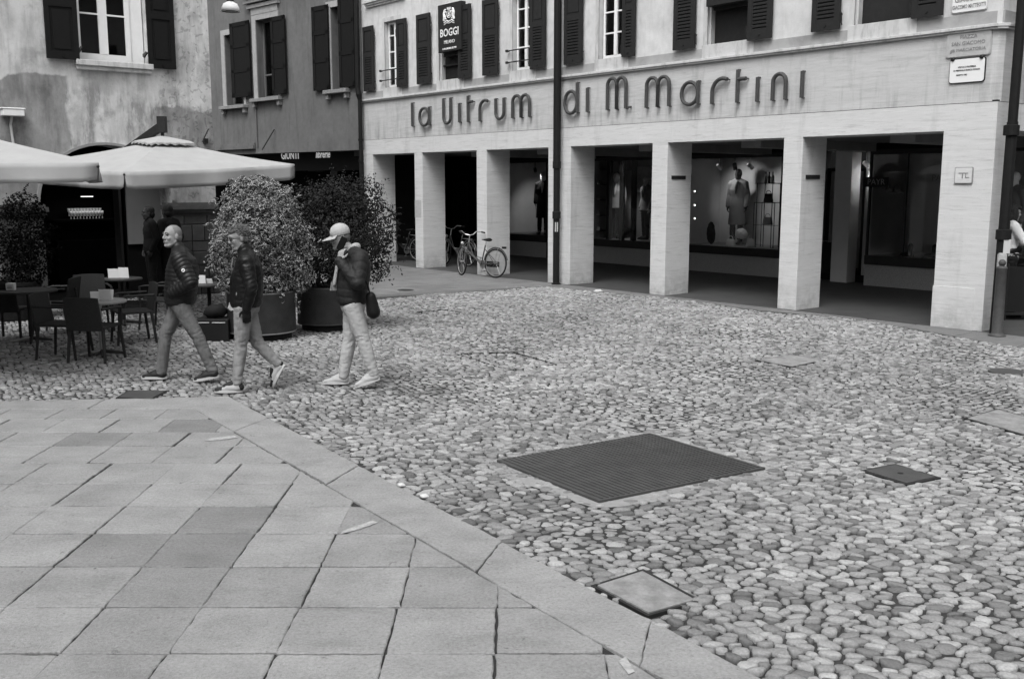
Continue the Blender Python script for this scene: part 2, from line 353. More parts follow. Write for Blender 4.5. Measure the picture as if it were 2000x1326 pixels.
# covers let into the square
plate_px = [(970, 900), (1270, 847), (1495, 915), (1170, 980)]
C_PLATE = g2(*plate_px); C_SMALL = g2((1680, 919), (1748, 906), (1838, 933), (1771, 947))
C_FAR = g2((1475, 703), (1542, 692), (1613, 703), (1547, 717)); C_R = g2((1883, 816), (1947, 798), (2075, 833), (2012, 853)); C_NEAR = g2((1154, 1143), (1256, 1111), (1371, 1173), (1266, 1203))
C_L = g2((226, 776), (252, 762), (331, 762), (300, 779))
HOLES = [C_PLATE, C_SMALL, C_FAR, C_R, C_NEAR, C_L]; ROUND = G(1966, 725)
bm = B(); q = [(-30, 2), (30, 2), (30, 40), (-30, 40)]; bm.faces.new([bm.verts.new((a, b, -.0185)) for a, b in q]); bmesh.ops.subdivide_edges(bm, edges=bm.edges[:], cuts=3, use_grid_fill=True)
square = struct(obj('cobbled_square', bm, MORT))
SP = .068; CA = math.radians(-10); AM = np.array([[1.38*math.cos(CA), -.98*math.sin(CA)], [1.38*math.sin(CA), .98*math.cos(CA)]])
ni, nj = int(36/(SP*.866)), int(42/SP)
I, J = np.meshgrid(np.arange(ni), np.arange(nj), indexing='ij')
GX = -21+(J+.5*(I % 2))*SP + rng.uniform(-.30, .30, I.shape)*SP; GY = 0+I*SP*.866 + rng.uniform(-.30, .30, I.shape)*SP
PX = AM[0, 0]*GX+AM[0, 1]*GY; PY = AM[1, 0]*GX+AM[1, 1]*GY
WT = (rng.uniform(0, 1, I.shape)**1.3)*.55*SP*SP
# keep only what the square needs
vis = (PY > 3.2) & (np.abs(PX) < PY*.56+3.2) & (PY < 30)
vis &= ~inpoly(PX, PY, PAVE) & ~inpoly(PX, PY, STRIPW)
for h in HOLES: vis &= ~inpoly(PX, PY, h)
vis &= ~((PX-ROUND[0])**2+(PY-ROUND[1])**2 < .2**2)
ga = FA.x; vis &= ((PX-FA.o[0])*FA.y[0]+(PY-FA.o[1])*FA.y[1] < .2)
vis[:3] = vis[-3:] = False; vis[:, :3] = vis[:, -3:] = False
ii, jj = np.nonzero(vis); px, py = PX[ii, jj], PY[ii, jj]; wt = WT[ii, jj]
def outlines(sel, nd):
    th = 2*math.pi*(np.arange(nd)+.5)/nd; E = np.stack([np.cos(th), np.sin(th)], 1)
    acc = np.zeros((sel.sum(), nd)); i0, j0 = ii[sel], jj[sel]; x0, y0, w0 = GX[i0, j0], GY[i0, j0], wt[sel]
    for di in (-2, -1, 0, 1, 2):
        for dj in (-2, -1, 0, 1, 2):
            if di == 0 and dj == 0: continue
            dx = GX[i0+di, j0+dj]-x0; dy = GY[i0+di, j0+dj]-y0; nn = dx*dx+dy*dy
            d = (nn+w0-WT[i0+di, j0+dj])/2
            pr = dx[:, None]*E[:, 0]+dy[:, None]*E[:, 1]; r = np.where(pr > 1e-5, d[:, None]/np.maximum(pr, 1e-5), 9.)
            acc += np.maximum(r, .01)**-7.
    return th, np.minimum(acc**(-1/7.)*1.06, SP*.85)
def stones(sel, nd, rings):
    th, r = outlines(sel, nd); n = r.shape[0]; r = r*(1 if nd == 10 else .93); x0, y0 = px[sel], py[sel]; r = r*rng.uniform(.80, 1.0, (n, 1))*1.045*rng.normal(1, .055, r.shape)-.002
    h = rng.uniform(-.008, .006, n)+.008*np.sin(x0*1.7+y0*.6)*np.sin(y0*1.3-x0*.4); tx = rng.normal(0, .10, n); ty = rng.normal(0, .10, n)
    P = [np.stack([x0, y0, h], 1)[:, None, :]]
    for k, dz in rings:
        A_ = r*k*np.cos(th); B_ = r*k*np.sin(th); X = AM[0, 0]*A_+AM[0, 1]*B_; Y = AM[1, 0]*A_+AM[1, 1]*B_; Z = h[:, None]-dz+X*tx[:, None]+Y*ty[:, None]; P.append(np.stack([x0[:, None]+X, y0[:, None]+Y, Z], 2))
    V = np.concatenate(P, 1); m = V.shape[1]; T = []
    for k in range(nd):
        k2 = (k+1) % nd; T.append((0, 1+k, 1+k2))
        for a in range(len(rings)-1):
            o1 = 1+a*nd; o2 = o1+nd; T += [(o1+k, o2+k, o2+k2), (o1+k, o2+k2, o1+k2)]
    return V, np.array(T)
def np_mesh(name, V, T, tones=None):
    n, m = V.shape[:2]; F = (T[None]+(np.arange(n)*m)[:, None, None]).reshape(-1, 3); me = bpy.data.meshes.new(name)
    me.vertices.add(n*m); me.vertices.foreach_set('co', V.reshape(-1).astype(np.float32)); me.loops.add(F.size); me.loops.foreach_set('vertex_index', F.reshape(-1).astype(np.int32))
    me.polygons.add(len(F)); me.polygons.foreach_set('loop_start', np.arange(0, F.size, 3, dtype=np.int32)); me.polygons.foreach_set('loop_total', np.full(len(F), 3, np.int32))
    me.polygons.foreach_set('use_smooth', np.ones(len(F), bool))
    if tones is not None:
        a = me.attributes.new('tone', 'FLOAT', 'POINT'); a.data.foreach_set('value', np.repeat(tones, m).astype(np.float32))
    me.update(); me.validate(); return me
tone = rng.normal(.96, .13, len(px)); dk = rng.uniform(0, 1, len(px)) < .26; tone[dk] = rng.uniform(.42, .74, dk.sum()); lt = rng.uniform(0, 1, len(px)) < .12; tone[lt] = rng.uniform(1.2, 1.4, lt.sum())
tone *= 1+.11*np.sin(px*.9+1)*np.sin(py*.7)+.09*np.sin(px*2.3+py*1.9)*np.sin(py*3.1-px)
# the 300 stones that show largest: nearest to the camera and inside the frame
infr = (np.abs(px) < (py*.985+.33)*.508) & (py > 4.2); key = np.where(infr, py**2+0*px, 1e9); near_idx = np.argsort(key)[:300]
isnear = np.zeros(len(px), bool); isnear[near_idx] = True
R3 = [(.80, .0028), (.965, .010), (.88, .032)]; R2 = [(.88, .005), (.88, .030)]
V, T = stones(isnear, 10, R3); tn = tone[isnear]
for k in range(V.shape[0]):
    c = V[k, 0].copy(); me = np_mesh('cobblestone', (V[k]-c)[None], T); o = obj('cobblestone', me, COBO, square, smooth=True); o.location = c; o.color = (tn[k],)*3+(1,)
for lo, hi, nd, rg in ((0, 9, 10, R3), (9, 14, 8, R2), (14, 40, 6, R2)):
    s = (py >= lo) & (py < hi) & ~isnear; V, T = stones(s, nd, rg); stuff(obj('cobbles', np_mesh('cobbles', V, T, tone[s]), COB, square))

# ---- slab paving in the foreground
bm = B(); bm.faces.new([bm.verts.new((a, b, -.0135)) for a, b in ccw(PAVE)]); pave = struct(obj('slab_pavement', bm, mat('slab_joint', .030, .95, .4, 30., .6, 100.)))
def slab(poly, parent, gap=.005, z=0., name='slab', m=SLAB, color=1., thick=.05, step=.045, rough=.0042, jk=None):
    poly = ccw(poly); n = len(poly)
    if n < 3: return
    area = abs(sum(poly[i][0]*poly[(i+1) % n][1]-poly[(i+1) % n][0]*poly[i][1] for i in range(n)))/2
    if area < .006: return
    P = poly
    for i in range(n):   # shrink by the joint width
        a, b = poly[i], poly[(i+1) % n]; L = math.hypot(b[0]-a[0], b[1]-a[1])
        if L < 1e-4: continue
        nx, ny = -(b[1]-a[1])/L, (b[0]-a[0])/L; gp = gap*random.uniform(.5, 1.5)*(jk(a, b) if jk else (.70 if abs(b[1]-a[1]) > abs(b[0]-a[0]) else 1.7)); P = clip(P, (a[0]+nx*gp, a[1]+ny*gp), (nx, ny))
    if len(P) < 3: return
    pts = []; n = len(P)
    for i in range(n):
        a, b = P[i], P[(i+1) % n]; L = math.hypot(b[0]-a[0], b[1]-a[1]); k = max(1, int(L/step))
        for t in range(k):
            q = t/k; j = rough if t else rough*2
            pts.append((a[0]+(b[0]-a[0])*q+random.uniform(-j, j), a[1]+(b[1]-a[1])*q+random.uniform(-j, j)))
    cx = sum(p[0] for p in pts)/len(pts); cy = sum(p[1] for p in pts)/len(pts); tx, ty = random.gauss(0, .002), random.gauss(0, .002)
    def inset(p, d): L = math.hypot(p[0]-cx, p[1]-cy); f = max(0, 1-d/max(L, .01)); return (cx+(p[0]-cx)*f, cy+(p[1]-cy)*f)
    bm = B(); H = lambda p, dz: z+dz+(p[0]-cx)*tx+(p[1]-cy)*ty
    lo = [bm.verts.new((p[0]-cx, p[1]-cy, H(p, -thick)-z)) for p in pts]; mid = [bm.verts.new((p[0]-cx, p[1]-cy, H(p, -.005)-z)) for p in pts]
    tp = [bm.verts.new((inset(p, .007)[0]-cx, inset(p, .007)[1]-cy, H(p, 0)-z)) for p in pts]; k = len(pts)
    bm.faces.new(tp)
    for a, b in ((lo, mid), (mid, tp)):
        for i in range(k): bm.faces.new((a[i], a[(i+1) % k], b[(i+1) % k], b[i]))
    o = obj(name, bm, m, parent); o.location = (cx, cy, z+random.uniform(-.0015, .0015)); o.color = (color,)*3+(1,); return o
rowpx = [1275, 1185, 1106, 1041, 988, 944, 904, 871, 843.5, 818, 798]
rows = [G(600, y)[1] for y in rowpx]; rows = [rows[0]-.5*k for k in (5, 4, 3, 2, 1)]+rows
nrm = (inR[1]-inA[1], -(inR[0]-inA[0])); nrm = (nrm[0], nrm[1]) if nrm[0] < 0 or nrm[1] < 0 else (-nrm[0], -nrm[1])
DARKS = {(6, -5): .72, (6, -6): .74, (7, -5): .74, (5, -5): .8, (5, -4): .84, (10, -4): .74, (11, -8): .74, (12, -7): .7, (4, -5): .86, (5, -2): .86, (8, -3): .86}
nslab = 0
for r in range(len(rows)-1):
    y0, y1 = rows[r], rows[r+1]; off = 0 if r < 11 else random.choice((0, 0, -.2))
    for k in range(-22, 7):
        x0 = .425+.505*k+off+random.uniform(-.008, .008); x1 = x0+.505
        if r < 3 and (x0 < -4.5 or x1 > 2.6): continue
        P = clip([(x0, y0), (x1, y0), (x1, y1), (x0, y1)], inA, nrm)
        if len(P) >= 3:
            c = DARKS.get((r-1, k), random.choice((1, 1, 1, 1.03, .97, .93, .9, 1.05)));
            slab(P, pave, color=c*random.uniform(.97, 1.03), gap=random.choice((.004, .004, .005, .005, .007))); nslab += 1
# top row border and the diagonal band
yb = rows[-1]; xs = [apex[0]-.15-1.05*k for k in range(11)]
for k in range(10):
    f = lambda x: apex[1]+(topL[1]-apex[1])*(x-apex[0])/(topL[0]-apex[0])
    x1, x0 = xs[k], xs[k+1]
    if k == 0: x1 = inA[0]+.02
    slab([(x0, yb), (x1, yb), (x1, f(x1)), (x0, f(x0))], pave, color=random.uniform(.97, 1.05))
L = math.hypot(outR[0]-apex[0], outR[1]-apex[1]); T0 = [0, .16, .43, .71, .90, 1.2, 1.6]
inS = lambda t: ext(inA, inR, t*L/math.hypot(inR[0]-inA[0], inR[1]-inA[1])); outS = lambda t: ext(apex, outR, t)
for k in range(len(T0)-1):
    P = [outS(T0[k]), outS(T0[k+1]), inS(T0[k+1]), inS(T0[k])]
    if k == 0: P = [apex, outS(T0[1]), inS(T0[1]), inA, (inA[0]+.02, f(inA[0]+.02))]
    slab(P, pave, gap=.005, color=random.uniform(1.0, 1.04), jk=lambda a, b: 1.5 if abs((b[0]-a[0])*(outR[0]-apex[0])+(b[1]-a[1])*(outR[1]-apex[1])) > .9*math.hypot(b[0]-a[0], b[1]-a[1])*L else .22)
# pale scuffs rubbed across two slabs
for k, pts in enumerate(([(664, 1044), (672, 1036), (728, 1017), (738, 1021), (700, 1035)], [(398, 862), (410, 857), (458, 851), (466, 855), (430, 860)], [(1208, 1292), (1222, 1283), (1240, 1312), (1228, 1318)])):
    P = g2(*pts); c = np.mean(P, 0); bm = B(); bm.faces.new([bm.verts.new((p[0]-c[0], p[1]-c[1], 0)) for p in ccw(P)]); o = obj('paint_scuff', bm, mat('scuff_%d' % k, .315, .85, .5, 30.), pave); o.location = (c[0], c[1], .0045)
# ---- strip of paving before the arcade
bm = B(); SW = [(p[0], p[1]) for p in strip]+[(5.5, 0), (5.5, 9), (-24, 9)]
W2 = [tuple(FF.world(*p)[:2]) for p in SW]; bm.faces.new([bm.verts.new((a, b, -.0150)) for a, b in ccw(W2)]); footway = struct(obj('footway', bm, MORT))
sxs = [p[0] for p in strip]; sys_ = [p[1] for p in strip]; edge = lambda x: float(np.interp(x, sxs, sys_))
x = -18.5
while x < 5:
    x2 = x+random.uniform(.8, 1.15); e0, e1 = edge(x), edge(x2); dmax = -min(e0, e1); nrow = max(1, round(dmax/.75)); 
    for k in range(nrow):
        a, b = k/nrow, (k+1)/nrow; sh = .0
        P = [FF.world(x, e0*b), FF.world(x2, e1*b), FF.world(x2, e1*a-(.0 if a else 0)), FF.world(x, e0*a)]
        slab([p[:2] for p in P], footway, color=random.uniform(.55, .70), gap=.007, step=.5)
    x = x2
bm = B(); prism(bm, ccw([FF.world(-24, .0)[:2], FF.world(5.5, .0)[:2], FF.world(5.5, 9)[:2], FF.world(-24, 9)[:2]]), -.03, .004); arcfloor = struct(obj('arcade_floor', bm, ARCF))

# ---- covers
def inset_poly(poly, d):
    poly = ccw(poly); P = poly
    for i in range(len(poly)):
        a, b = poly[i], poly[(i+1) % len(poly)]; Ln = math.hypot(b[0]-a[0], b[1]-a[1]); nx, ny = -(b[1]-a[1])/Ln, (b[0]-a[0])/Ln; P = clip(P, (a[0]+nx*d, a[1]+ny*d), (nx, ny))
    return P
def collar(poly, wd, name='mortar_collar'):
    poly = ccw(poly); c = np.mean(poly, 0); pts = []
    for i in range(4):
        a, b = poly[i], poly[(i+1) % 4]
        for t in range(8):
            q = ext(a, b, t/8); L = math.hypot(q[0]-c[0], q[1]-c[1]); k = 1+random.uniform(.4, 1.2)*wd/L; pts.append((c[0]+(q[0]-c[0])*k, c[1]+(q[1]-c[1])*k))
    bm = B(); bm.faces.new([bm.verts.new((p[0], p[1], -.009)) for p in pts]); struct(obj(name, bm, MATS['pale_mortar']))
mat('pale_mortar', .25, .9, .2, 20., .5, 100.)
CONC = mat('cover_concrete', .215, .85, .25, 30., .5, 90., amt2=.45, scale2=7)
collar(C_PLATE, .16); collar(C_SMALL, .07)
def rel(poly, c): return [(p[0]-c[0], p[1]-c[1]) for p in poly]
def cover(poly, label, m, frame=True, ridges=0, ztop=.004, cat='manhole cover', inlay=None):
    poly = ccw(poly); c = np.mean(poly, 0); t = thing('manhole_cover', label, cat, (c[0], c[1], 0), group='covers let into the cobbles'); P = rel(poly, c)
    fw = .018
    if frame:
        bm = B(); Q = inset_poly(P, fw)
        for i in range(4): prism(bm, ccw([P[i], P[(i+1) % 4], Q[(i+1) % 4], Q[i]]), -.05, ztop-.004-.0005*i)
        obj('frame', bm, IRON, t)
        bm = B(); box(bm, -.05, .05, -.05, .05, -.055, -.05); prism(bm, P, -.055, -.03); obj('seat_ring', bm, IRON, t)
    Q = inset_poly(P, fw+.008 if frame else 0); bm = B(); prism(bm, Q, -.03, ztop); obj('lid', bm, m, t, bevel=.003)
    return t, Q
t, Q = cover(C_PLATE, 'big dark ribbed steel plate lying in the middle of the cobbles', PLATE, frame=False, ztop=.010, cat='steel plate')
t.name = 'steel_plate'
# ribs run along the edge from the left corner to the near corner
cw = np.mean(C_PLATE, 0); p0, p1, p2, p3 = [np.array(q)-cw for q in C_PLATE]   # left, top, right, bottom
bm = B(); n = 34
for i in range(1, n):
    a = p0+(p1-p0)*i/n; b = p3+(p2-p3)*i/n; d = (b-a)/np.linalg.norm(b-a); e = np.array([-d[1], d[0]])*.006; a = a+d*.02; b = b-d*.02; ht = .0165
    prism(bm, ccw([tuple(a-e), tuple(a+e), tuple(b+e), tuple(b-e)]), .008, ht)
obj('ribs', bm, PLATE, t)['kind'] = 'stuff'
t, Q = cover(C_SMALL, 'small dark iron plate with a centre hole to the right of the big ribbed plate', PLATE, ztop=.008, cat='iron plate')
bm = B(); lathe(bm, [(.022, .008), (.022, .0095)], 12); obj('key_hole', bm, BLACK, t)
cover(C_FAR, 'pale square stone cover in a dark frame, far out before the second pillar', CONC)
cover(C_R, 'pale cover with a dark edge cut by the right edge of the picture', CONC)
cover(C_NEAR, 'large pale cover with black iron edges set half into the border band', CONC, ztop=.007)
cover(C_L, 'dark iron cover set where cobbles meet the corner of the slabs', PLATE)
bm = B(); lathe(bm, [(.20, -.04), (.20, .0), (.19, .004)], 28); o = obj('round_manhole_cover', bm, PLATE); o.location = (ROUND[0], ROUND[1], 0); tag(o, 'small round dark iron cover near the right edge of the cobbles', 'manhole cover')
for pts, lab in (([(888, 690), (1003, 687), (1088, 711), (996, 723)], 'thin iron frame of a cobbled-over cover in the middle of the square'), ([(814, 609), (866, 604), (907, 611), (855, 616)], 'small thin iron frame of a cobbled-over cover near the bicycle')):
    P = g2(*pts); c = np.mean(P, 0); P = ccw(rel(P, c)); Q = inset_poly(P, .009); bm = B()
    for i in range(4): prism(bm, ccw([P[i], P[(i+1) % 4], Q[(i+1) % 4], Q[i]]), -.03, .001-.0004*i)
    o = obj('cover_frame', bm, IRON); o.location = (c[0], c[1], 0); tag(o, lab, 'cover frame')
for (x, y, s, lab) in ((1168, 570, .09, 'crumpled white litter before the pillars'), (784, 950, .030, 'white scrap of paper beside the edge of the border band'), (829, 972, .034, 'white pebble beside the middle of the border band')):
    bm = B(); bmesh.ops.create_icosphere(bm, subdivisions=2, radius=s)
    for v in bm.verts: v.co = Vector((v.co.x*(1+.3*noise.noise(v.co*30)), v.co.y*.7, v.co.z*.45*(1+.4*noise.noise(v.co*40+Vector((3, 1, 0))))))
    o = obj('litter', bm, SHOEW); q = G(x, y); o.location = (q[0], q[1], .012); tag(o, lab, 'litter')
bm = B(); lathe(bm, [(.17, -.01), (.17, .006)], 16); o = obj('floor_drain', bm, IRON); o.location = G(792, 567, .0); tag(o, 'small dark drain in the footway behind the man on the phone', 'drain')

# ================================================================ THE ARCADE BUILDING
arc = thing('arcade_building', 'pale travertine arcade building with shuttered upper windows and tall pillars', 'building', tuple(FF.world(0, 0)), FF.ang)
TOPZ = 6.6; SOF = 2.91; JT = 3.30; CORZ = 4.32; DZ = 4.56; EL = 17.15
# pillars: (left, right) along the wall, from the measured corners
cols = [(-17.15, -16.68), (-14.70, -14.35), (-12.11, -11.73), (-9.58, -8.87), (-6.57, -6.18), (-3.575, -3.20), (-.775, 0)]
for i, (a, b) in enumerate(cols):
    bm = B(); box(bm, a, b, 0, .70 if i < 6 else .47, 0, SOF)
    obj('pillar', bm, STONE, arc, bevel=.008)
# shallow repair blocks on two pillars, patch plate
bm = B(); box(bm, -14.70-.004, -14.42, -.004, .3, 1.28, 1.72); obj('repair_block', bm, MATS.get('grey_stone') or mat('grey_stone', .40, .85, .2, 20., .3, 60.), arc)
bm = B(); box(bm, -.785, -.14, -.006, .4, .0, .62); obj('base_block', bm, STONE, arc, bevel=.004)
# beam over the openings and the fascia slabs above it (real joints between slabs)
bm = B(); box(bm, -EL, 0, 0, .70, SOF, JT-.008); box(bm, -.75, 0, .70, 7., SOF, JT-.008); obj('beam', bm, STONE, arc)
bm = B(); box(bm, -EL+.01, -.012, .012, .6, JT-.02, JT+.02); box(bm, -.6, -.012, .6, 7, JT-.02, JT+.02); obj('joint', bm, IRON, arc)
xf = [-EL, -15.2, -13.1, -11.2, -9.25, -7.1, -4.6, -2.3, -.14]
for a, b in zip(xf, xf[1:]):
    bm = B(); box(bm, a+.001, b-.001, 0, .5, JT, CORZ); obj('fascia_slab', bm, FASCIA, arc)
# rounded stone corner, then the side street front
bm = B(); prism(bm, ccw([(-.14, .0), (-.06, .02), (0, .09), (0, .3), (-.14, .3)]), JT, CORZ); box(bm, -.5, 0, .3, 7, JT, CORZ); obj('corner_slab', bm, FASCIA, arc)
bm = B(); prism(bm, ccw([(-EL, -.075), (-.06, -.075), (.075, .06), (.075, 7), (0, 7), (-.12, .2), (-EL, .2)]), CORZ, CORZ+.045)
prism(bm, ccw([(-EL, -.05), (-.05, -.05), (.05, .05), (.05, 7), (0, 7), (-.12, .2), (-EL, .2)]), CORZ-.03, CORZ)
obj('cornice', bm, TRIM, arc, bevel=.006)
# upper storey: (opening left, right), bottom and top heights
def fx(x, y): return FF.X(x, y)
wins = [dict(o=(fx(753, 172), fx(782, 170)), sl=(fx(716, 182), fx(736, 180)), sr=(fx(781, 172), fx(800, 170)), kind='white', rods=1),
        dict(o=(fx(858, 158), fx(902, 154)), sl=(fx(820, 163), fx(846, 160)), sr=(fx(901, 154), fx(925, 152)), kind='board', rods=0),
        dict(o=(fx(1001, 139), fx(1041, 135)), sl=(fx(948, 147), fx(978, 144)), sr=(fx(1041, 134), fx(1070, 131)), kind='white', rods=1),
        dict(o=(fx(1169, 118), fx(1221, 112)), sl=(fx(1107, 127), fx(1142, 123)), sr=(fx(1220, 111), fx(1245, 108)), kind='white', rods=0),
        dict(o=(fx(1381, 92), fx(1464, 82)), sl=(fx(1320, 100), fx(1362, 95)), sr=(fx(1465, 80), fx(1512, 75)), kind='board2', rods=0),
        dict(o=(fx(1668, 54), fx(1780, 41)), sl=(fx(1590, 64), fx(1645, 58)), sr=(fx(1785, 41), fx(1846, 33)), kind='dark', rods=0)]
WZ0, WZ1 = 4.60, 6.25
holes = [(d['o'][0], d['o'][1], WZ0, WZ1) for d in wins]
bm = B(); wall_holes(bm, -EL, -.02, CORZ+.045, TOPZ+1.2, 0, .45, holes); box(bm, -.45, -.02, .45, 7, CORZ+.045, TOPZ+1.2); obj('upper_wall', bm, PLASTER, arc)
# darker band of render below the windows (between the sill stones)
prev = -EL
for h in holes+[(-.0, 0, 0, 0)]:
    bm = B(); box(bm, prev, h[0]-.10, -.014, .0, CORZ+.045, DZ-.02); prev = h[1]+.10; obj('dado_band', bm, DADO, arc)
bm = B(); box(bm, -.02, .012, -.0, 7, CORZ+.045, DZ-.02); obj('dado_band', bm, DADO, arc)
def shutter(name, x0, x1, z0, z1, parent, m=SHUT, y=-.055, th=.04, louv=(.0, .52), flip=False, tilt=0.):
    """panelled shutter: stiles, rails, upper flat panel, lower louvres"""
    bm = B(); w_ = x1-x0; s = min(.085, w_*.24); cx = (x0+x1)/2
    box(bm, x0, x0+s, y-th, y, z0, z1); box(bm, x1-s, x1, y-th, y, z0, z1)
    zm = z0+(z1-z0)*louv[1]
    for a, b in ((z0, z0+.14), (zm, zm+.12), (z1-.11, z1)): box(bm, x0+s, x1-s, y-th+.002, y-.002, a, b)
    box(bm, x0+s, x1-s, y-th*.55, y-th*.3, zm+.12, z1-.11); box(bm, x0+s+.03, x1-s-.03, y-th*.8, y-th*.5, zm+.16, z1-.15)
    i0, i1 = x0+s+.022, x1-s-.022; box(bm, x0+s, i0, y-th*.85, y-.004, z0+.14, zm); box(bm, i1, x1-s, y-th*.85, y-.004, z0+.14, zm)
    n = 12
    for k in range(n):
        z = z0+.165+(zm-z0-.19)*k/(n-1); v = box(bm, i0, i1, y-th*.88, y-.010, z-.015, z+.015)
        for q in v: q.co.z += (q.co.y-(y-th/2))*.75
    box(bm, i0, i1, y-.008, y-.004, z0+.14, zm)
    tube(bm, [(cx, y-th, z0+.07), (cx, y-th-.012, z0+.07)], .018, 8)
    hx = x0-.03 if flip else x1+.02
    for z in (z0+.22, z1-.25):       # wall hook and its drop bar
        box(bm, min(hx, cx), max(hx, cx), y-.005, y+.012, z-.018, z+.018); tube(bm, [(hx, y-.02, z+.02), (hx+.012, y-.03, z-.14), (hx+.02, y-.025, z-.17)], .011, 6)
    return obj(name, bm, m, parent)
def sash(bm, x0, x1, z0, z1, y, bars=(.36, .68), s=.045, mull=True):
    box(bm, x0, x0+s, y, y+.05, z0, z1); box(bm, x1-s, x1, y, y+.05, z0, z1); box(bm, x0+s, x1-s, y, y+.05, z0, z0+s*1.3); box(bm, x0+s, x1-s, y, y+.05, z1-s, z1)
    mid = (x0+x1)/2
    if mull: box(bm, mid-s*.9, mid+s*.9, y-.006, y+.045, z0+s*1.3, z1-s)
    for b in bars:
        z = z0+(z1-z0)*b
        for a, c in ((x0+s, mid-s*.9), (mid+s*.9, x1-s)) if mull else ((x0+s, x1-s),): box(bm, a, c, y+.004, y+.040, z-.014, z+.014)
for d in wins:
    a, b = d['o']; fr = B()
    # stone surround inside the reveal
    if d['kind'] == 'white': sash(fr, a+.03, b-.03, WZ0+.01, WZ1-.02, .10, (.30, .55, .8)); f = obj('window', fr, WHITEP, arc)
    else:
        box(fr, a, a+.03, .06, .30, WZ0, WZ1); box(fr, b-.03, b, .06, .30, WZ0, WZ1); f = obj('window', fr, TRIM, arc)
    bm = B(); box(bm, a+.03, b-.03, .125, .135, WZ0+.02, WZ1-.02) if d['kind'] == 'white' else box(bm, a+.03, b-.03, .17, .19, WZ0, WZ1)
    obj('pane' if d['kind'] == 'white' else 'blind', bm, WGLASS if d['kind'] == 'white' else SHUT, f)
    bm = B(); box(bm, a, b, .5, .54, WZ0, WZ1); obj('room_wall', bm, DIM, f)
    bm = B(); box(bm, a-.10, b+.10, -.02, .44, CORZ+.05, WZ0-.0+.0); obj('sill', bm, TRIM, f, bevel=.004)
    bm = B(); wall_holes(bm, a-.09, b+.09, WZ0+.0, WZ1+.1, -.012, .02, [(a, b, WZ0-.1, WZ1)]); obj('surround', bm, TRIM, f)
    shutter('shutter', *d['sl'], 4.57, 6.22, f); shutter('shutter', *d['sr'], 4.57, 6.22, f, flip=True)
    if d['rods']:
        for z in (4.78, 5.03):
            bm = B(); tube(bm, [(a-.10, -.08, z), (b+.02, -.08, z+.0)], .013, 8); tube(bm, [(a-.10, -.08, z), (a-.10, .0, z)], .012, 6); lathe(bm, [(.0, -.03), (.035, -.025), (.04, 0), (.035, .025), (0, .03)], 10, (a-.10, -.08, z), cap=False); obj('guard_rod', bm, IRON, f)
    if d['kind'] == 'board':
        bm = B(); box(bm, a+.03, b-.03, .10, .165, 4.93, 4.97); obj('rail', bm, IRON, f)
bm = B(); x0, x1 = fx(719, 3), fx(789, -3); 
for k, (o_, h_) in enumerate(((.02, .05), (.06, .06), (.10, .05))): box(bm, x0-o_, x1+o_, -.03-o_, .0, 6.70+k*.05, 6.70+k*.05+h_)
obj('window_hood', bm, TRIM, arc)
# side front upper part and its dark window
bm = B(); box(bm, .0, .02, 2., 3.4, 4.6, 6.3); obj('side_window', bm, SHUT, arc)

# ---- arcade inside
bm = B(); box(bm, -26, -.02, .702, 6.9, 2.97, 3.05); box(bm, -26, -.76, .702, .85, SOF+.01, 2.97); obj('soffit', bm, CEIL, arc)
for xx in (-1.9, -4.9, -7.5, -10.7, -13.2): bm = B(); box(bm, xx-.22, xx+.22, .85, 4.75, 2.80, 2.97); obj('ceiling_beam', bm, ARCW, arc)
# shop fronts on the back wall: (x0,x1) displays; doors between
D4L = FF.X(1150, 420, 4.8); disp = [(-4.84, -.9), (-10.0, -7.0), (D4L, -10.5), (-17.3, -15.05)]
W0 = 4.8
bm = B()
def seg(a, b, y=W0, d=.3, z0=0., z1=2.97): box(bm, a, b, y, y+d, z0, z1)
seg(-10.5, -10.0); seg(-15.05, -14.6); seg(-26, -17.3, W0, .3)
box(bm, -17.3, -.9, W0+.02, W0+.3, 2.84, 2.97)
box(bm, -26, .0, 8.0, 8.3, 0, 3.0); box(bm, -.9, -.7, W0, 8, 0, 2.97)
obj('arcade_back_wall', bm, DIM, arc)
DISP = mat('display_backdrop', .55, .9, .06, 4., amt2=.08, scale2=1.)
DISPD = mat('display_backdrop_dark', .22, .9, .1, 4.)
for i, (a, b) in enumerate(disp):
    fr = B(); box(fr, a, b, W0-.03, W0+.12, .45, .64); box(fr, a, b, W0, W0+.08, 2.74, 2.84); box(fr, a, a+.04, W0, W0+.06, .64, 2.74); box(fr, b-.04, b, W0, W0+.06, .64, 2.74)
    if i == 0: box(fr, -2.9, -2.885, W0+.02, W0+.05, .64, 2.74); box(fr, -4.0, -3.985, W0+.02, W0+.05, .64, 2.74)
    f = obj('shop_window', fr, IRON, arc)
    bm = B(); box(bm, a, b, W0+.0, W0+.25, 0, .45); obj('plinth', bm, GRAN, f)
    bm = B(); bm.faces.new([bm.verts.new(q) for q in ((a+.04, W0+.03, .64), (b-.04, W0+.03, .64), (b-.04, W0+.03, 2.74), (a+.04, W0+.03, 2.74))]); obj('pane', bm, GLASS, f)
    bm = B(); box(bm, a, b, W0+.12, W0+1.5, .56, .64); obj('display_floor', bm, DISPD, f)
    bm = B(); box(bm, a, b, W0+1.5, W0+1.56, .5, 2.84); box(bm, a-.0, a+.03, W0+.12, W0+1.5, .64, 2.84); box(bm, b-.03, b, W0+.12, W0+1.5, .64, 2.84); obj('backdrop', bm, (DISP, DISP, DISPD, DISP)[i], f)
    bm = B(); box(bm, a, b, W0+.08, W0+1.5, 2.80, 2.84); obj('display_ceiling', bm, DIM, f)
fr4 = arc.children[-1]
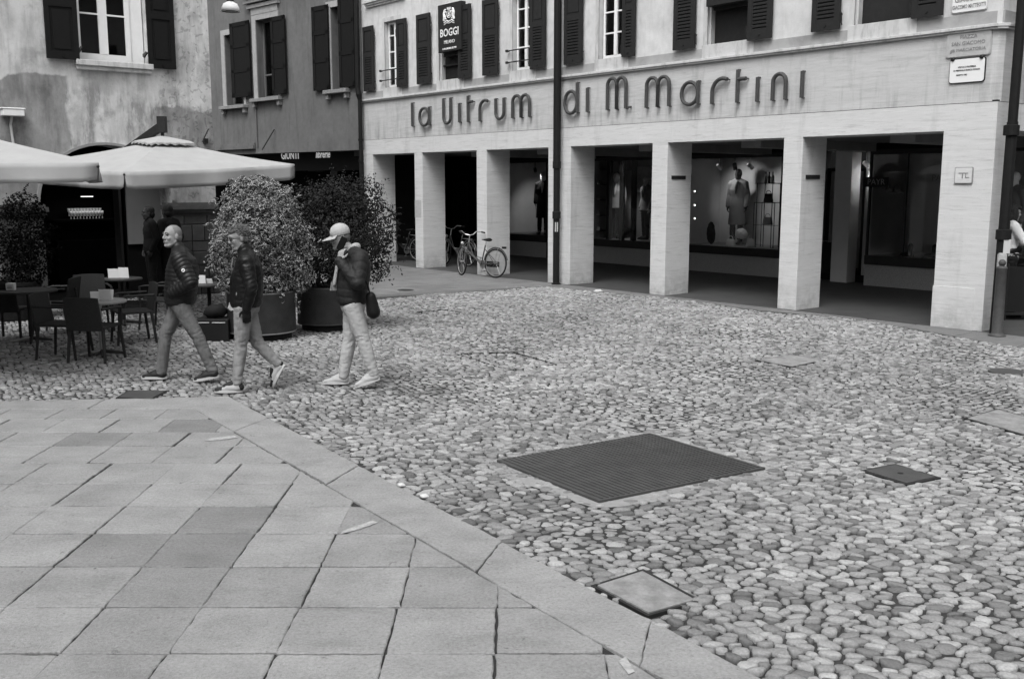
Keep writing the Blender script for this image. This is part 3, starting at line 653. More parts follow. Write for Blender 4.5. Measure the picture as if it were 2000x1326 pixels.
for x_ in (1189, 1214, 1237):
    xx = FF.X(x_, 400, 4.95); bm = B(); box(bm, xx-.06, xx+.06, 4.92, 5.02, .64, 2.8); obj('mullion', bm, IRON, arc)
for xa_, xb_, z0_, z1_ in ((1217, 1235, .9, 2.5), (1242, 1270, 1.9, 2.6)):
    bm = B(); box(bm, FF.X(xa_, 400, 6.2), FF.X(xb_, 400, 6.2), 6.18, 6.24, z0_, z1_); obj('display_panel', bm, mat('panel_%d' % xa_, .5, .8, .3, 6.), arc)
# recessed door lobby between the big displays
lob = B(); box(lob, -7.0, -6.88, W0, W0+1.7, 0, 2.9); box(lob, -4.96, -4.85, W0+.2, W0+1.7, 0, 2.9); obj('lobby_wall', lob, ARCW, arc)
bm = B(); box(bm, -6.9, -4.95, W0+.5, W0+1.8, 0, .15); obj('door_step', bm, DIM, arc)
dr = B(); box(dr, -6.88, -6.8, W0+1.6, W0+1.66, .15, 2.5); box(dr, -5.95, -5.88, W0+1.6, W0+1.66, .15, 2.5); box(dr, -5.04, -4.96, W0+1.6, W0+1.66, .15, 2.5); box(dr, -6.8, -5.04, W0+1.6, W0+1.66, 2.42, 2.5); d_ = obj('shop_door', dr, IRON, arc)
bm = B(); box(bm, -6.8, -5.95, W0+1.62, W0+1.64, .2, 2.42); box(bm, -5.88, -5.04, W0+1.62, W0+1.64, .2, 2.42); obj('door_leaf', bm, mat('door_panel', .4, .7), d_)
bm = B(); tube(bm, [(-5.8, W0+1.56, .9), (-5.8, W0+1.56, 1.6)], .02); obj('door_handle', bm, METAL, d_)
bm = B(); box(bm, -5.75, -5.35, W0+.15, W0+.5, 0, 2.9); box(bm, -5.28, -5.0, W0+.6, W0+.9, .0, 2.9); obj('lobby_pier', bm, mat('lobby_paint', .5, .6, .08, 5.), arc)
# far stretch of the arcade: lit poster panels on the back wall
for a, b, z0, z1, v in ((-22.35, -21.75, 1.6, 2.35, .5), (-21.55, -21.0, 1.1, 2.3, .22), (-19.6, -18.8, .4, 2.2, .03)):
    bm = B(); box(bm, a, b, W0-.03, W0, z0, z1); obj('wall_poster', bm, mat('poster_%d' % int(v*100), v, .7, .5, 12., amt2=.4, scale2=30.), arc)

# ---- drainpipes
def pipe(name, xs_px, label, parts, fr, w_):
    pass
pipe_t = thing('drainpipe', 'tall black drainpipe in front of the fourth pillar, running across the lettering', 'drainpipe', tuple(FF.world(FF.X(1086, 553, -.15), -.15)))
bm = B(); tube(bm, [(0, 0, 0), (0, 0, 2.55)], .070, 12); obj('lower_pipe', bm, PIPE, pipe_t); bm = B(); tube(bm, [(0, 0, 2.55), (0, 0, 7.4)], .080, 12); obj('upper_pipe', bm, PIPE, pipe_t)
for z in (2.5, 1.45): bm = B(); lathe(bm, [(.07, -.05), (.088, -.045), (.088, .1), (.07, .11)], 14, (0, 0, z)); obj('collar', bm, PIPE, pipe_t)
bm = B(); lathe(bm, [(.075, 0), (.1, .01), (.1, .03), (.075, .04)], 12); obj('foot', bm, PIPE, pipe_t)
bm = B(); box(bm, -.035, .03, -.068, -.064, 1.13, 1.33); o = obj('sticker', bm, mat('sticker_grey', .4, .7, .5, 60.), pipe_t)
cp = G(1944, 651); cpt = thing('drainpipe', 'thick black drainpipe at the corner of the arcade beside the bollard', 'drainpipe', tuple(cp))
top = at(1985, 0, 14.85)
bm = B(); tube(bm, [(0, 0, 0), (0.012, 0, 1.45)], .082, 12); tube(bm, [(.012, 0, 1.45), (.02, -.0, 3.0)], .074, 12); tube(bm, [(.02, 0, 3.0), (.035, -.01, 7.4)], .066, 12); obj('pipe', bm, PIPE, cpt)
for z in (1.40, 2.86): bm = B(); lathe(bm, [(.08, -.05), (.105, -.045), (.105, .09), (.08, .1)], 14, (.012, 0, z)); obj('collar', bm, PIPE, cpt)
bm = B(); box(bm, -.02, .075, -.095, -.085, 1.16, 1.36); obj('sticker', bm, SHOEW, cpt)
bm = B(); box(bm, -.06, .06, -.15, -.08, .90, 1.12); bmesh.ops.bevel(bm, geom=bm.edges[:], offset=.015, segments=2, affect='EDGES'); o = obj('junction_box', bm, mat('box_grey', .4, .6, .3, 25.)); o.location = cp+Vector((-.05, -.02, .05)); tag(o, 'small worn white box strapped to the corner drainpipe', 'box')
jt = thing('drainpipe', 'thin black drainpipe in the corner between the dark wall and the travertine', 'drainpipe', tuple(FF.world(-17.02, -.16)))
bm = B(); tube(bm, [(0, 0, 0), (0, 0, 4.35)], .055, 10); tube(bm, [(0, 0, 4.35), (-.02, .0, 4.5), (-.04, 0, 4.62), (-.03, 0, 7.6)], [.055, .085, .07, .07], 10); obj('pipe', bm, PIPE, jt)
for z in (1.5, 2.75, 3.3): bm = B(); lathe(bm, [(.055, -.03), (.072, -.03), (.072, .03), (.055, .03)], 12, (0, 0, z)); obj('collar', bm, PIPE, jt)

# ---- the lettering on the fascia
sg = thing('shop_sign', 'dark tubular metal lettering reading la Vitrum di M. Martini along the fascia', 'sign', tuple(FF.world(0, 0)), FF.ang)
def arcpts(cx, cz, rx, rz, a0, a1, n=10): return [(cx+rx*math.cos(math.radians(a0+(a1-a0)*i/n)), cz+rz*math.sin(math.radians(a0+(a1-a0)*i/n))) for i in range(n+1)]
def letter(strokes, r=.036):
    bm = B()
    for s in strokes: tube(bm, [(x, -.075, z) for x, z in s], r, 8)
    for s in strokes:
        for x, z in (s[0], s[-1]): tube(bm, [(x, -.075, z), (x, .0, z)], .012, 5)
    obj('letter', bm, BRONZE, sg, smooth=False)
zb, zx, zt = 3.59, 4.02, 4.15      # base line, x height, ascender
def LX(x, y=215): return FF.X(x, y, -.075)
def u_(xl, xr, h0, h1): c = (xl+xr)/2; r = (xr-xl)/2; return [[(xl, h1), (xl, h0+r)]+arcpts(c, h0+r, r, r, 180, 360)[1:]+[(xr, h1)]]
def n_(xl, xr, h0, h1): c = (xl+xr)/2; r = (xr-xl)/2; return [[(xl, h0), (xl, h1-r)]+arcpts(c, h1-r, r, r, 180, 0)[1:]+[(xr, h0)]]
def m_(xl, xr, h0, h1): c = (xl+xr)/2; a = n_(xl, c, h0, h1)[0]; b = n_(c, xr, h0, h1)[0]; return [a, b]
def o_(cx, cz, rx, rz): return [arcpts(cx, cz, rx, rz, 80, 440, 22)]
def r_(xl, xr, h0, h1): r = (xr-xl)*.75; return [[(xl, h0), (xl, h1-r)]+arcpts(xl+r, h1-r, r, r, 180, 62, 8)[1:]]
letter([[(LX(805), 3.56), (LX(805), 4.14)]])
xr = LX(838); xl = LX(819); letter(o_((xl+xr)/2, 3.77, (xr-xl)/2, .21)+[[(xr, 3.56), (xr, 4.0)]])
letter(u_(LX(866), LX(880), 3.57, 4.16)); letter([[(LX(897), 3.57), (LX(897), 4.01)]])
letter([[(LX(914), 3.56), (LX(914), 4.16)], [(LX(914), 4.02), (LX(923), 4.02)]]); letter(r_(LX(937), LX(951), 3.56, 4.02))
letter(u_(LX(968), LX(984), 3.58, 4.03)); letter(m_(LX(1001), LX(1034), 3.57, 4.05))
xl, xr = LX(1103), LX(1127); letter(o_((xl+xr)/2, 3.80, (xr-xl)/2, .225)+[[(xr, 3.58), (xr, 4.19)]]); letter([[(LX(1147), 3.58), (LX(1147), 4.06)]])
letter(m_(LX(1186), LX(1222), 3.59, 4.19)); bm = B(); x = LX(1228); tube(bm, [(x, -.01, 3.62), (x, -.09, 3.61)], .02, 8); obj('full_stop', bm, BRONZE, sg)
letter(m_(LX(1262), LX(1306), 3.57, 4.12)); xl, xr = LX(1331, 190), LX(1363, 190); letter(o_((xl+xr)/2, 3.77, (xr-xl)/2, .2)+[[(xr, 3.57), (xr, 3.98)]])
letter(r_(LX(1390), LX(1416), 3.55, 3.98)); letter([[(LX(1439), 3.54), (LX(1439), 4.10)], [(LX(1439), 3.94), (LX(1455), 3.94)]])
letter([[(LX(1480, 160), 3.53), (LX(1480, 160), 3.94)]]); letter(n_(LX(1510, 160), LX(1535, 160), 3.53, 3.96)); letter([[(LX(1567, 160), 3.54), (LX(1567, 160), 3.97)]])

# ---- boards and plaques
def plaque(name, label, cat, cx, cz, w_, h_, fr, base, rim=None, y=-.02, th=.03, rad=.04, texts=(), studs=0, tm=None):
    t = thing(name, label, cat, tuple(fr.world(cx, y, cz)), fr.ang)
    def rr(w2, h2, r): return [(sx*(w2/2-r)+r*math.cos(a), sz*(h2/2-r)+r*math.sin(a)) for sx, sz, a0 in ((1, 1, 0), (-1, 1, 90), (-1, -1, 180), (1, -1, 270)) for a in [math.radians(a0+k*30) for k in range(4)]]
    def plate(w2, h2, r, ya, yb):
        bm = B(); P = rr(w2, h2, r); a = [bm.verts.new((p[0], ya, p[1])) for p in P]; b = [bm.verts.new((p[0], yb, p[1])) for p in P]; bm.faces.new(a); bm.faces.new(b[::-1])
        for i in range(len(P)): bm.faces.new((a[i], b[i], b[(i+1) % len(P)], a[(i+1) % len(P)]))
        return bm
    if rim: obj('rim', plate(w_, h_, rad, -.0, th), rim, t); obj('face', plate(w_-.022, h_-.022, rad*.8, -.008, th-.01), base, t)
    else: obj('face', plate(w_, h_, rad, 0, th), base, t)
    for s, size, x, z, bold, sx in texts:
        obj('lettering', text_mesh(s, size, Matrix.Translation((x, -.0115, z)) @ Matrix.Rotation(math.pi/2, 4, 'X'), .002, bold, sx), tm or IRON, t)
    for k in range(studs):
        bm = B(); x = (-1, 1, -1, 1)[k]*w_*.32; z = (1, 1, -1, -1)[k]*(h_/2+.02); lathe(bm, [(.03, 0), (.03, .03), (.015, .04)], 10, M=Matrix.Translation((x, .01, z)) @ Matrix.Rotation(math.pi/2, 4, 'X')); obj('stud', bm, IRON, t)
    return t
ENG = mat('engraved_letter', .24, .8, .2, 30.); PLQ = mat('grey_marble', .40, .6, .2, 14., amt2=.1); PLW = mat('white_marble', .72, .5, .05, 6.)
x, z = FF.px(1891, 86, -.03); plaque('street_plaque', 'grey marble street plaque with rounded rim near the corner, fixed by four dark studs', 'plaque', x, z, .66, .36, FF, PLQ, PLQ, texts=[('PIAZZA', .075, 0, .10, 0, 1), ('SAN GIACOMO', .075, 0, .01, 0, .95), ('già MARCIATORIA', .065, 0, -.08, 0, 1)], studs=4, tm=ENG)
x, z = FF.px(1888, 138, -.03); plaque('stone_plaque', 'small white plaque with fine lines of print below the grey street plaque', 'plaque', x, z, .53, .35, FF, PLW, IRON, texts=[('VISTA E MATERIA', .034, 0, .05, 0, 1), ('DI PIERPAOLO ENRICO MUNARI', .030, 0, .005, 0, .9), ('PAPETTI 1985', .030, -.07, -.06, 0, .9)])
x, z = FF.px(1893, 4, -.03); plaque('stone_plaque', 'white marble street plaque with clipped corners above the cornice', 'plaque', x, z+.04, .52, .36, FF, PLW, TRIM, texts=[('PIAZZA', .09, 0, .1, .001, 1), ('GIACOMO', .09, 0, .0, .001, 1), ('GIACOMO MATTEOTTI', .075, 0, -.10, .001, .62)], tm=ENG)
x, z = FF.px(1882, 343, -.02); t = plaque('number_plaque', 'small framed square plaque on the wide corner pillar', 'plaque', x, z, .27, .24, FF, STONE, ENG, rad=.015)
bm = B(); box(bm, -.07, .07, -.013, -.008, .028, .04); box(bm, -.02, -.005, -.013, -.008, -.045, .03); box(bm, .03, .042, -.013, -.008, -.03, .03); box(bm, .03, .09, -.013, -.008, -.035, -.025); obj('lettering', bm, ENG, t)
for px_, py_, lab in ((1325, 347, 'little dark name plate on the fifth pillar, left of the trench coat window'), (1587, 346, 'little dark name plate on the sixth pillar, beside the doorway')):
    # these face the opening, on the pillar's side
    xr = -6.18 if px_ < 1400 else -3.20; d = ray(px_, py_); t_ = (np.dot(FF.x, FF.o-_C)+xr)/np.dot(FF.x, d); q = _C+d*t_-FF.o; yy, zz = float(np.dot(q, FF.y)), float(q[2])
    o = B(); box(o, 0, .012, -.20, .20, -.035, .035); o = obj('name_plate', o, IRON); o.location = tuple(FF.world(xr, yy, zz)); o.rotation_euler = (0, 0, FF.ang); tag(o, lab, 'name plate', 'name plates on the pillars')
# the projecting black board with crest
a, z1 = FF.px(855, 12, -.14); b, _ = FF.px(900, 5, -.14); z0 = FF.px(857, 104, -.14)[1]
bt = thing('hanging_board', 'black shop board with a white crest and the word BOGGI over the window', 'sign', tuple(FF.world((a+b)/2, -.14, (z0+z1)/2)), FF.ang)
hw, hh = (b-a)/2, (z1-z0)/2; bm = B(); box(bm, -hw, hw, 0, .30, -hh, hh); obj('board', bm, SHUT, bt, bevel=.005)
bm = B(); box(bm, -hw+.03, hw-.0, .14, .30, -hh-.09, -hh); obj('lower_edge', bm, SHUT, bt)
RX = Matrix.Rotation(math.pi/2, 4, 'X')
for s, sz, zz, bold, sx in (('BOGGI', .255, -.12, .003, .95), ('MILANO', .115, -.33, .0, 1.), ('C.SO LOMBARDI, NEL 1939', .06, -.48, .001, .78)):
    obj('lettering', text_mesh(s, sz, Matrix.Translation((.0, -.004, zz)) @ RX, .003, bold, sx), WHITEP, bt)
bm = B()     # crest: shield between two supporters over a ribbon, with a crown
ring_tube(bm, Matrix.Translation((0, -.006, .30)) @ RX, .085, .010, 20, 5); tube(bm, [(-.02, -.006, .35), (-.02, -.006, .25)], .012, 5)
ring_tube(bm, Matrix.Translation((-.0, -.006, .325)) @ RX, .024, .009, 10, 5); ring_tube(bm, Matrix.Translation((-.0, -.006, .275)) @ RX, .026, .009, 10, 5)
for s in (-1, 1):
    tube(bm, [(s*.20, -.006, .16), (s*.17, -.006, .24), (s*.19, -.006, .32), (s*.16, -.006, .40), (s*.13, -.006, .42)], [.03, .04, .035, .03, .015], 6); tube(bm, [(s*.17, -.006, .33), (s*.11, -.006, .36)], .018, 5); tube(bm, [(s*.17, -.006, .22), (s*.10, -.006, .19)], .018, 5)
    tube(bm, [(0, -.006, .13), (s*.10, -.006, .155), (s*.2, -.006, .12)], .016, 5); tube(bm, [(0, -.006, .09), (s*.1, -.006, .11), (s*.2, -.006, .075)], .010, 5)
for k in range(5): tube(bm, [((k-2)*.03, -.006, .40), ((k-2)*.036, -.006, .45)], .009, 5)
obj('crest', bm, WHITEP, bt)
a, _ = FF.px(1379, 12, -.14); b, z0 = FF.px(1455, 1, -.14); bt2 = thing('hanging_board', 'lower edge of a plain dark shop board cut by the top of the picture', 'sign', tuple(FF.world((a+b)/2, -.14, z0)), FF.ang)
hw = (b-a)/2; bm = B(); box(bm, -hw, hw, 0, .30, 0, 1.5); obj('board', bm, SHUT, bt2, bevel=.005); bm = B(); box(bm, -hw+.05, hw, .14, .3, -.06, 0); obj('lower_edge', bm, SHUT, bt2)

# ================================================================ THE DARK RENDERED BUILDING BETWEEN
bb = thing('dark_building', 'dark grey rendered building with black shutters between the arcade and the old wall', 'building', tuple(FB.world(0, 0)), FB.ang)
fb = lambda x, y, w=0.: FB.px(x, y, w)
zbt = fb(600, 297)[1]; BL = -15
W2o = (fb(505, 185)[0], fb(545, 185)[0], fb(520, 192)[1], fb(520, 40)[1]+.05)
W3o = (fb(650, 170)[0], fb(676, 170)[0], fb(660, 176)[1], fb(660, 13)[1]+.0)
W1o = (fb(444, 200)[0], fb(478, 200)[0], fb(460, 207)[1], fb(450, 68)[1])
bm = B(); wall_holes(bm, BL, -.0, zbt, 8.2, 0, .4, [W1o, W2o, W3o]); obj('wall', bm, DARKW, bb)
bm = B(); box(bm, BL, -.01, .4, 6, zbt+.02, zbt+.1); obj('portico_ceiling', bm, DIM, bb)
bm = B(); box(bm, BL, 0, 2.4, 2.6, 0, zbt+.1); box(bm, BL-.2, BL, .3, 6, 0, 8); obj('portico_wall', bm, DIM, bb)
bm = B(); x0, x1 = fb(500, 290)[0], 0; x0b = fb(425, 290)[0]; z0 = fb(470, 291)[1]; box(bm, x0b, x0, -.10, .0, z0-.02, z0+.08); box(bm, x0b, x0, -.06, .0, z0+.08, z0+.16); obj('moulding', bm, DARKW, bb)
def board_shutter(name, pts, m, parent, y0=-.06):
    """pts: (x0,x1,z0,z1)"""
    x0, x1, z0, z1 = pts; bm = B(); box(bm, x0, x1, y0-.03, y0, z0, z1); w_ = (x1-x0)
    for a, b in ((z0, z0+.12), (z0+(z1-z0)*.33, z0+(z1-z0)*.33+.1), (z0+(z1-z0)*.66, z0+(z1-z0)*.66+.1), (z1-.12, z1)): box(bm, x0, x1, y0-.045, y0-.03, a, b)
    box(bm, x0, x0+w_*.16, y0-.045, y0-.03, z0, z1); box(bm, x1-w_*.16, x1, y0-.045, y0-.03, z0, z1)
    return obj(name, bm, m, parent)
for k, (o_, shs) in enumerate(((W1o, [(459, 496, 190, 43)]), (W2o, [(538, 565, 184, 32)]), (W3o, [(618, 649, 177, 12), (669, 699, 170, -20)]))):
    fr = B(); a, b, c, d = o_; box(fr, a, a+.06, .22, .3, c, d); box(fr, b-.06, b, .22, .3, c, d); box(fr, a+.06, b-.06, .22, .3, d-.06, d); box(fr, a+.06, b-.06, .22, .3, c, c+.08); box(fr, a+.06, b-.06, .23, .27, c+(d-c)*.3, c+(d-c)*.3+.04)
    f = obj('window', fr, mat('old_window_paint%d' % k, .12, .8), bb)
    bm = B(); box(bm, a, b, .26, .27, c, d); obj('pane', bm, WGLASS, f); bm = B(); box(bm, a, b, .9, .95, c, d); obj('window_backing', bm, CLOTHD if k != 1 else CLOTHM, f)
    bm = B(); wall_holes(bm, a-.2, b+.12, c-.0, d+.16, -.03, .0, [(a, b, c-.1, d)]); obj('surround', bm, mat('stone_surround%d' % k, .33, .85, .2, 8., .4, 30.), f)
    bm = B(); box(bm, a-.25, b+.2, -.18, .22, c-.10, c); box(bm, a-.2, a-.08, -.12, 0, c-.25, c-.10); box(bm, b+.03, b+.15, -.12, 0, c-.25, c-.10); obj('sill', bm, mat('sill_stone%d' % k, .22, .85, .3, 10., .4, 30.), f, bevel=.01)
    for (xa, xb, yb, yt) in shs:
        ml = (xa+xb)/2; board_shutter('shutter', (fb(xa, yb)[0], fb(xb, yb)[0], fb(ml, yb)[1], fb(ml, yt)[1]), SHUTB, f)
    if k == 1:
        bm = B()
        for q, (o2, h2) in enumerate(((.10, .10), (.18, .08), (.27, .10))): box(bm, a-.3-o2*.5, b+.15+o2*.5, -o2, 0, d+.35+q*.14, d+.35+q*.14+h2)
        box(bm, a-.2, b+.1, -.04, 0, d+.16, d+.35); obj('hood', bm, MATS['stone_surround1'], f)
bm = B(); x, z = fb(501, 197); z2 = fb(501, 287)[1]; tube(bm, [(x, -.04, z), (x, -.04, z2)], .025, 6); obj('conduit', bm, DARKW, bb)
bm = B(); a = fb(526, 253, -.2); b = fb(506, 293, -.6); tube(bm, [(a[0], -.03, a[1]), (b[0], -.5, b[1])], .02, 6); obj('bracket_rod', bm, IRON, bb)
bs = thing('book_shop_sign', 'black fascia board with white shop lettering under the dark wall, its top hidden', 'sign', tuple(FB.world(0, .9)), FB.ang)
zs = fb(600, 304.5, .9)[1]
bm = B(); box(bm, BL+.2, -.1, 0, .08, zs-.45, zs+.35); obj('board', bm, BLACK, bs)
def fbx(x): return fb(x, 308, .88)[0]
for s, a, b, sh in (('GIUNTI', 549, 583, 0), ('librerie', 616, 644, .25)):
    me = text_mesh(s, .34 if sh == 0 else .30, Matrix.Translation(((fbx(a)+fbx(b))/2, -.012, zs+.02)) @ RX, .003, .006, 1, shear=sh)
    wd = max(v.co.x for v in me.vertices)-min(v.co.x for v in me.vertices); k = (fbx(b)-fbx(a))/wd; c0 = (fbx(a)+fbx(b))/2
    for v in me.vertices: v.co.x = c0+(v.co.x-c0)*k
    obj('lettering', me, LITM, bs)
for x, y, w_, h_, v in ((700, 325, .5, .3, .1), (690, 335, .3, .3, .2), (655, 332, .9, .12, .06)):
    xx, zz = fb(x-40, y, 2.3); bm = B(); box(bm, xx-w_/2, xx+w_/2, 2.34, 2.38, zz-h_/2, zz+h_/2); obj('shop_poster', bm, mat('shop_poster_%d' % int(v*100), v, .8, .4, 9.), bb)

# ================================================================ THE OLD PLASTER BUILDING ON THE LEFT
ab = thing('old_building', 'old building of flaking pale plaster with an arched doorway behind the parasols', 'building', tuple(FA.world(0, 0)), FA.ang)
fa = lambda x, y, w=0.: FA.px(x, y, w)
AXL, AXR = fa(78, 400)[0], fa(336, 405)[0]; AC = (AXL+AXR)/2; AR = (AXR-AXL)/2; AZT = fa(228, 284)[1]; AZS = AZT-AR*.86
WX0, WX1 = fa(152, 125)[0], fa(290, 130)[0]; WZa, WZb = fa(222, 122)[1], 7.2
bm = B()   # wall with arch: build as front polygon strips
n = 24; arcp = [(AC-AR*math.cos(math.pi*i/n), AZS+(AZT-AZS)*math.sin(math.pi*i/n)) for i in range(n+1)]
wall_holes(bm, -12, 0, AZT+.15, 8, 0, .6, [(WX0, WX1, WZa, WZb)])
box(bm, -12, AXL, 0, .6, 0, AZT+.15); box(bm, AXR, 0, 0, .6, 0, AZT+.15)
for (xa, za), (xb, zb_) in zip(arcp, arcp[1:]):
    f_ = lambda *p: bm.faces.new([bm.verts.new(q) for q in p])
    f_((xa, 0, za), (xb, 0, zb_), (xb, 0, AZT+.15), (xa, 0, AZT+.15)); f_((xa, 0, za), (xa, .6, za), (xb, .6, zb_), (xb, 0, zb_))
obj('wall', bm, OLDW, ab)
bm = B(); box(bm, -.02, .0, .6, 9, 0, 8); obj('side_wall', bm, OLDW, ab)
bm = B()   # archivolt
for (xa, za), (xb, zb_) in zip(arcp, arcp[1:]):
    k = 1.045; P = [(xa, za), (xb, zb_), (AC+(xb-AC)*k, AZS+(zb_-AZS)*k), (AC+(xa-AC)*k, AZS+(za-AZS)*k)]
    a = [bm.verts.new((p[0], -.05, p[1])) for p in P]; b = [bm.verts.new((p[0], .0, p[1])) for p in P]; bm.faces.new(a)
    bm.faces.new((a[2], b[2], b[3], a[3])); bm.faces.new((a[0], b[0], b[1], a[1]))
obj('archivolt', bm, mat('arch_plaster', .24, .85, .15, 6., .4, 30., amt2=.2), ab)
AST = mat('pier_stone', .06, .9, .3, 10., .6, 25., amt2=.2, scale2=3., objcol=True)
for j, x0, x1 in ((0, AXR-.04, -.0), (1, AXL-.7, AXL+.04)):
    bm = B()
    for q, (o_, h_) in enumerate(((.04, .05), (.08, .06), (.12, .08), (.06, .05))): z = AZS-.28+sum((.05, .06, .08, .05)[:q]); box(bm, x0-o_*.6 if j == 0 else x0, x1 if j == 0 else x1+o_*.6, -o_, .3+q*.002, z, z+h_)
    obj('impost', bm, mat('impost_stone%d' % j, .07, .9, .3, 10., .5, 25.), ab)
    z = 0
    while z < AZS-.34:
        h_ = random.choice((.2, .26, .32)); h_ = min(h_, AZS-.28-z); xx = x0
        while xx < x1-.05:
            w_ = min(random.uniform(.22, .5), x1-xx)
            if x1-xx-w_ < .12: w_ = x1-xx
            bm = B(); box(bm, xx+.006, xx+w_-.006, -.045-random.uniform(0, .015), .05, z+.006, z+h_-.006); o = obj('stone_block', bm, AST, ab, bevel=.012); o.color = (random.uniform(.75, 1.25),)*3+(1,); xx += w_
        z += h_
x0r = fa(249, 430, .75)[0]   # dark bar room behind the arch
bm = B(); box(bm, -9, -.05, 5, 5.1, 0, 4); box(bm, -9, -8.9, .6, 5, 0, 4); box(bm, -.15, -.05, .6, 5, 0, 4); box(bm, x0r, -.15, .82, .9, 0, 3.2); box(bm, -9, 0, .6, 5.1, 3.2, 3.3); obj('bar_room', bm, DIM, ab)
x0 = fa(249, 430, .75)[0]; x1 = fa(340, 430, .75)[0]; bm = B(); box(bm, x0, x1+.3, .75, .80, .98, 3.0); obj('white_screen', bm, mat('screen_white', .26, .9, .08, 4.), ab)
# the upper window
fr = B(); gl0, gl1 = fa(156, 125)[0], fa(263, 128)[0]
sash(fr, gl0, gl1, WZa+.03, WZb, .14, (.28, .56, .84), s=.085); box(fr, gl1, WX1-.02, .16, .26, WZa, WZb); box(fr, WX0+.0, gl0, .16, .26, WZa, WZb)
wf = obj('window', fr, WHITEP, ab); bm = B(); box(bm, gl0, gl1, .17, .18, WZa, WZb); obj('pane', bm, WGLASS, wf)
bm = B(); box(bm, WX0, WX1, .45, .47, WZa, WZb); obj('window_backing', bm, mat('grey_reflection', .16, .9, .3, 3.), wf)  # grey sheet behind the pane stands in for reflection on the glass
bm = B(); box(bm, fa(146, 135)[0], fa(296, 140)[0], -.13, .14, WZa-.10, WZa); box(bm, fa(148, 135)[0], fa(294, 140)[0], -.08, 0, WZa-.17, WZa-.10); obj('sill', bm, TRIM, wf, bevel=.012)
def panel_shutter(x0, x1, z0, z1, parent, lab=None, yaw=0.):
    bm = B(); w_ = x1-x0; box(bm, 0, w_, -.025, 0, z0, z1); s = .08
    for a, b in ((0, s), (w_-s, w_)): box(bm, a, b, -.045, -.025, z0, z1)
    for k in range(4): z = z0+.0+k*.88; box(bm, s, w_-s, -.045, -.025, z, min(z+.13, z1))
    for k in range(3):
        z = z0+.17+k*.88; box(bm, s+.05, w_-s-.05, -.038, -.025, z, z+.66); 
    tube(bm, [(w_*.5, -.05, z0+.05), (w_*.5, -.07, z0+.05)], .02, 6)
    bmesh.ops.rotate(bm, verts=bm.verts, matrix=Matrix.Rotation(yaw, 3, 'Z')); bmesh.ops.translate(bm, verts=bm.verts, vec=(x0, -.03, 0)); return obj('shutter', bm, SHUTB, parent)
panel_shutter(fa(90, 115)[0], fa(153, 122)[0], WZa-.02, 7.3, wf, yaw=-.10); panel_shutter(fa(289, 130)[0], fa(341, 135)[0], WZa-.06, 7.3, wf, yaw=-.05)
for x, y in ((156, 97), (283, 107)): xx, zz = fa(x, y, -.08); bm = B(); tube(bm, [(xx, -.02, zz), (xx, -.1, zz)], .025, 6); tube(bm, [(xx-.03, -.09, zz-.05), (xx+.03, -.1, zz+.04)], .03, 6); obj('shutter_catch', bm, IRON, wf)
# floodlight with its pipe on the wall
xx, zz = fa(25, 220, -.15); t = thing('wall_floodlight', 'small pale floodlight box on the stained wall above the left parasol', 'wall lamp', tuple(FA.world(xx, -.12, zz)), FA.ang)
bm = B(); box(bm, -.17, .17, -.10, .10, -.06, .05); box(bm, -.19, .19, -.11, .11, .05, .075); obj('housing', bm, WHITEP, t, bevel=.01)
bm = B(); tube(bm, [(.0, .05, -.05), (-.02, .09, -.2), (.03, .10, -.9)], .022, 6); obj('conduit', bm, TRIM, t)
xx, zz = fa(402, 275, -.05); t = thing('junction_box', 'small black box with a slanting rod low on the old wall corner', 'box', tuple(FA.world(xx, -.02, zz)), FA.ang)
bm = B(); box(bm, -.04, .04, -.05, .02, -.05, .04); obj('case', bm, IRON, t); bm = B(); tube(bm, [(-.10, -.1, -.03), (.06, -.04, .22)], .012, 5); obj('rod', bm, IRON, t)
# enamel lamp hung over the passage
lp = at(450, 14, 22.5); t = thing('hanging_lamp', 'white enamel street lamp hanging on a wire over the gap between the buildings', 'street lamp', tuple(lp))
bm = B(); lathe(bm, [(.19, -.10), (.20, -.10), (.185, -.02), (.15, .06), (.07, .10), (.07, .11)], 24, cap=False); obj('lamp_shade', bm, WHITEP, t, smooth=True)
bm = B(); lathe(bm, [(.05, .10), (.075, .11), (.07, .28), (.03, .30)], 14); obj('lamp_holder', bm, IRON, t)
bm = B(); lathe(bm, [(.0, -.09), (.10, -.085), (.13, -.05), (.12, .0)], 16, cap=False); obj('bowl', bm, CLOTHM, t, smooth=True)
bm = B(); tube(bm, [(0, 0, .3), (0, 0, 1.6)], .008, 5); obj('wire', bm, IRON, t)
bm = B(); a = FA.world(-.3, -.05, 6.9); b = FB.world(-4, -.05, 8.0); tube(bm, [a, lp+Vector((0, 0, 1.6)), b], .01, 5); o = obj('span_wire', bm, IRON); tag(o, 'thin wire spanning from the old wall to the dark building', 'wire')

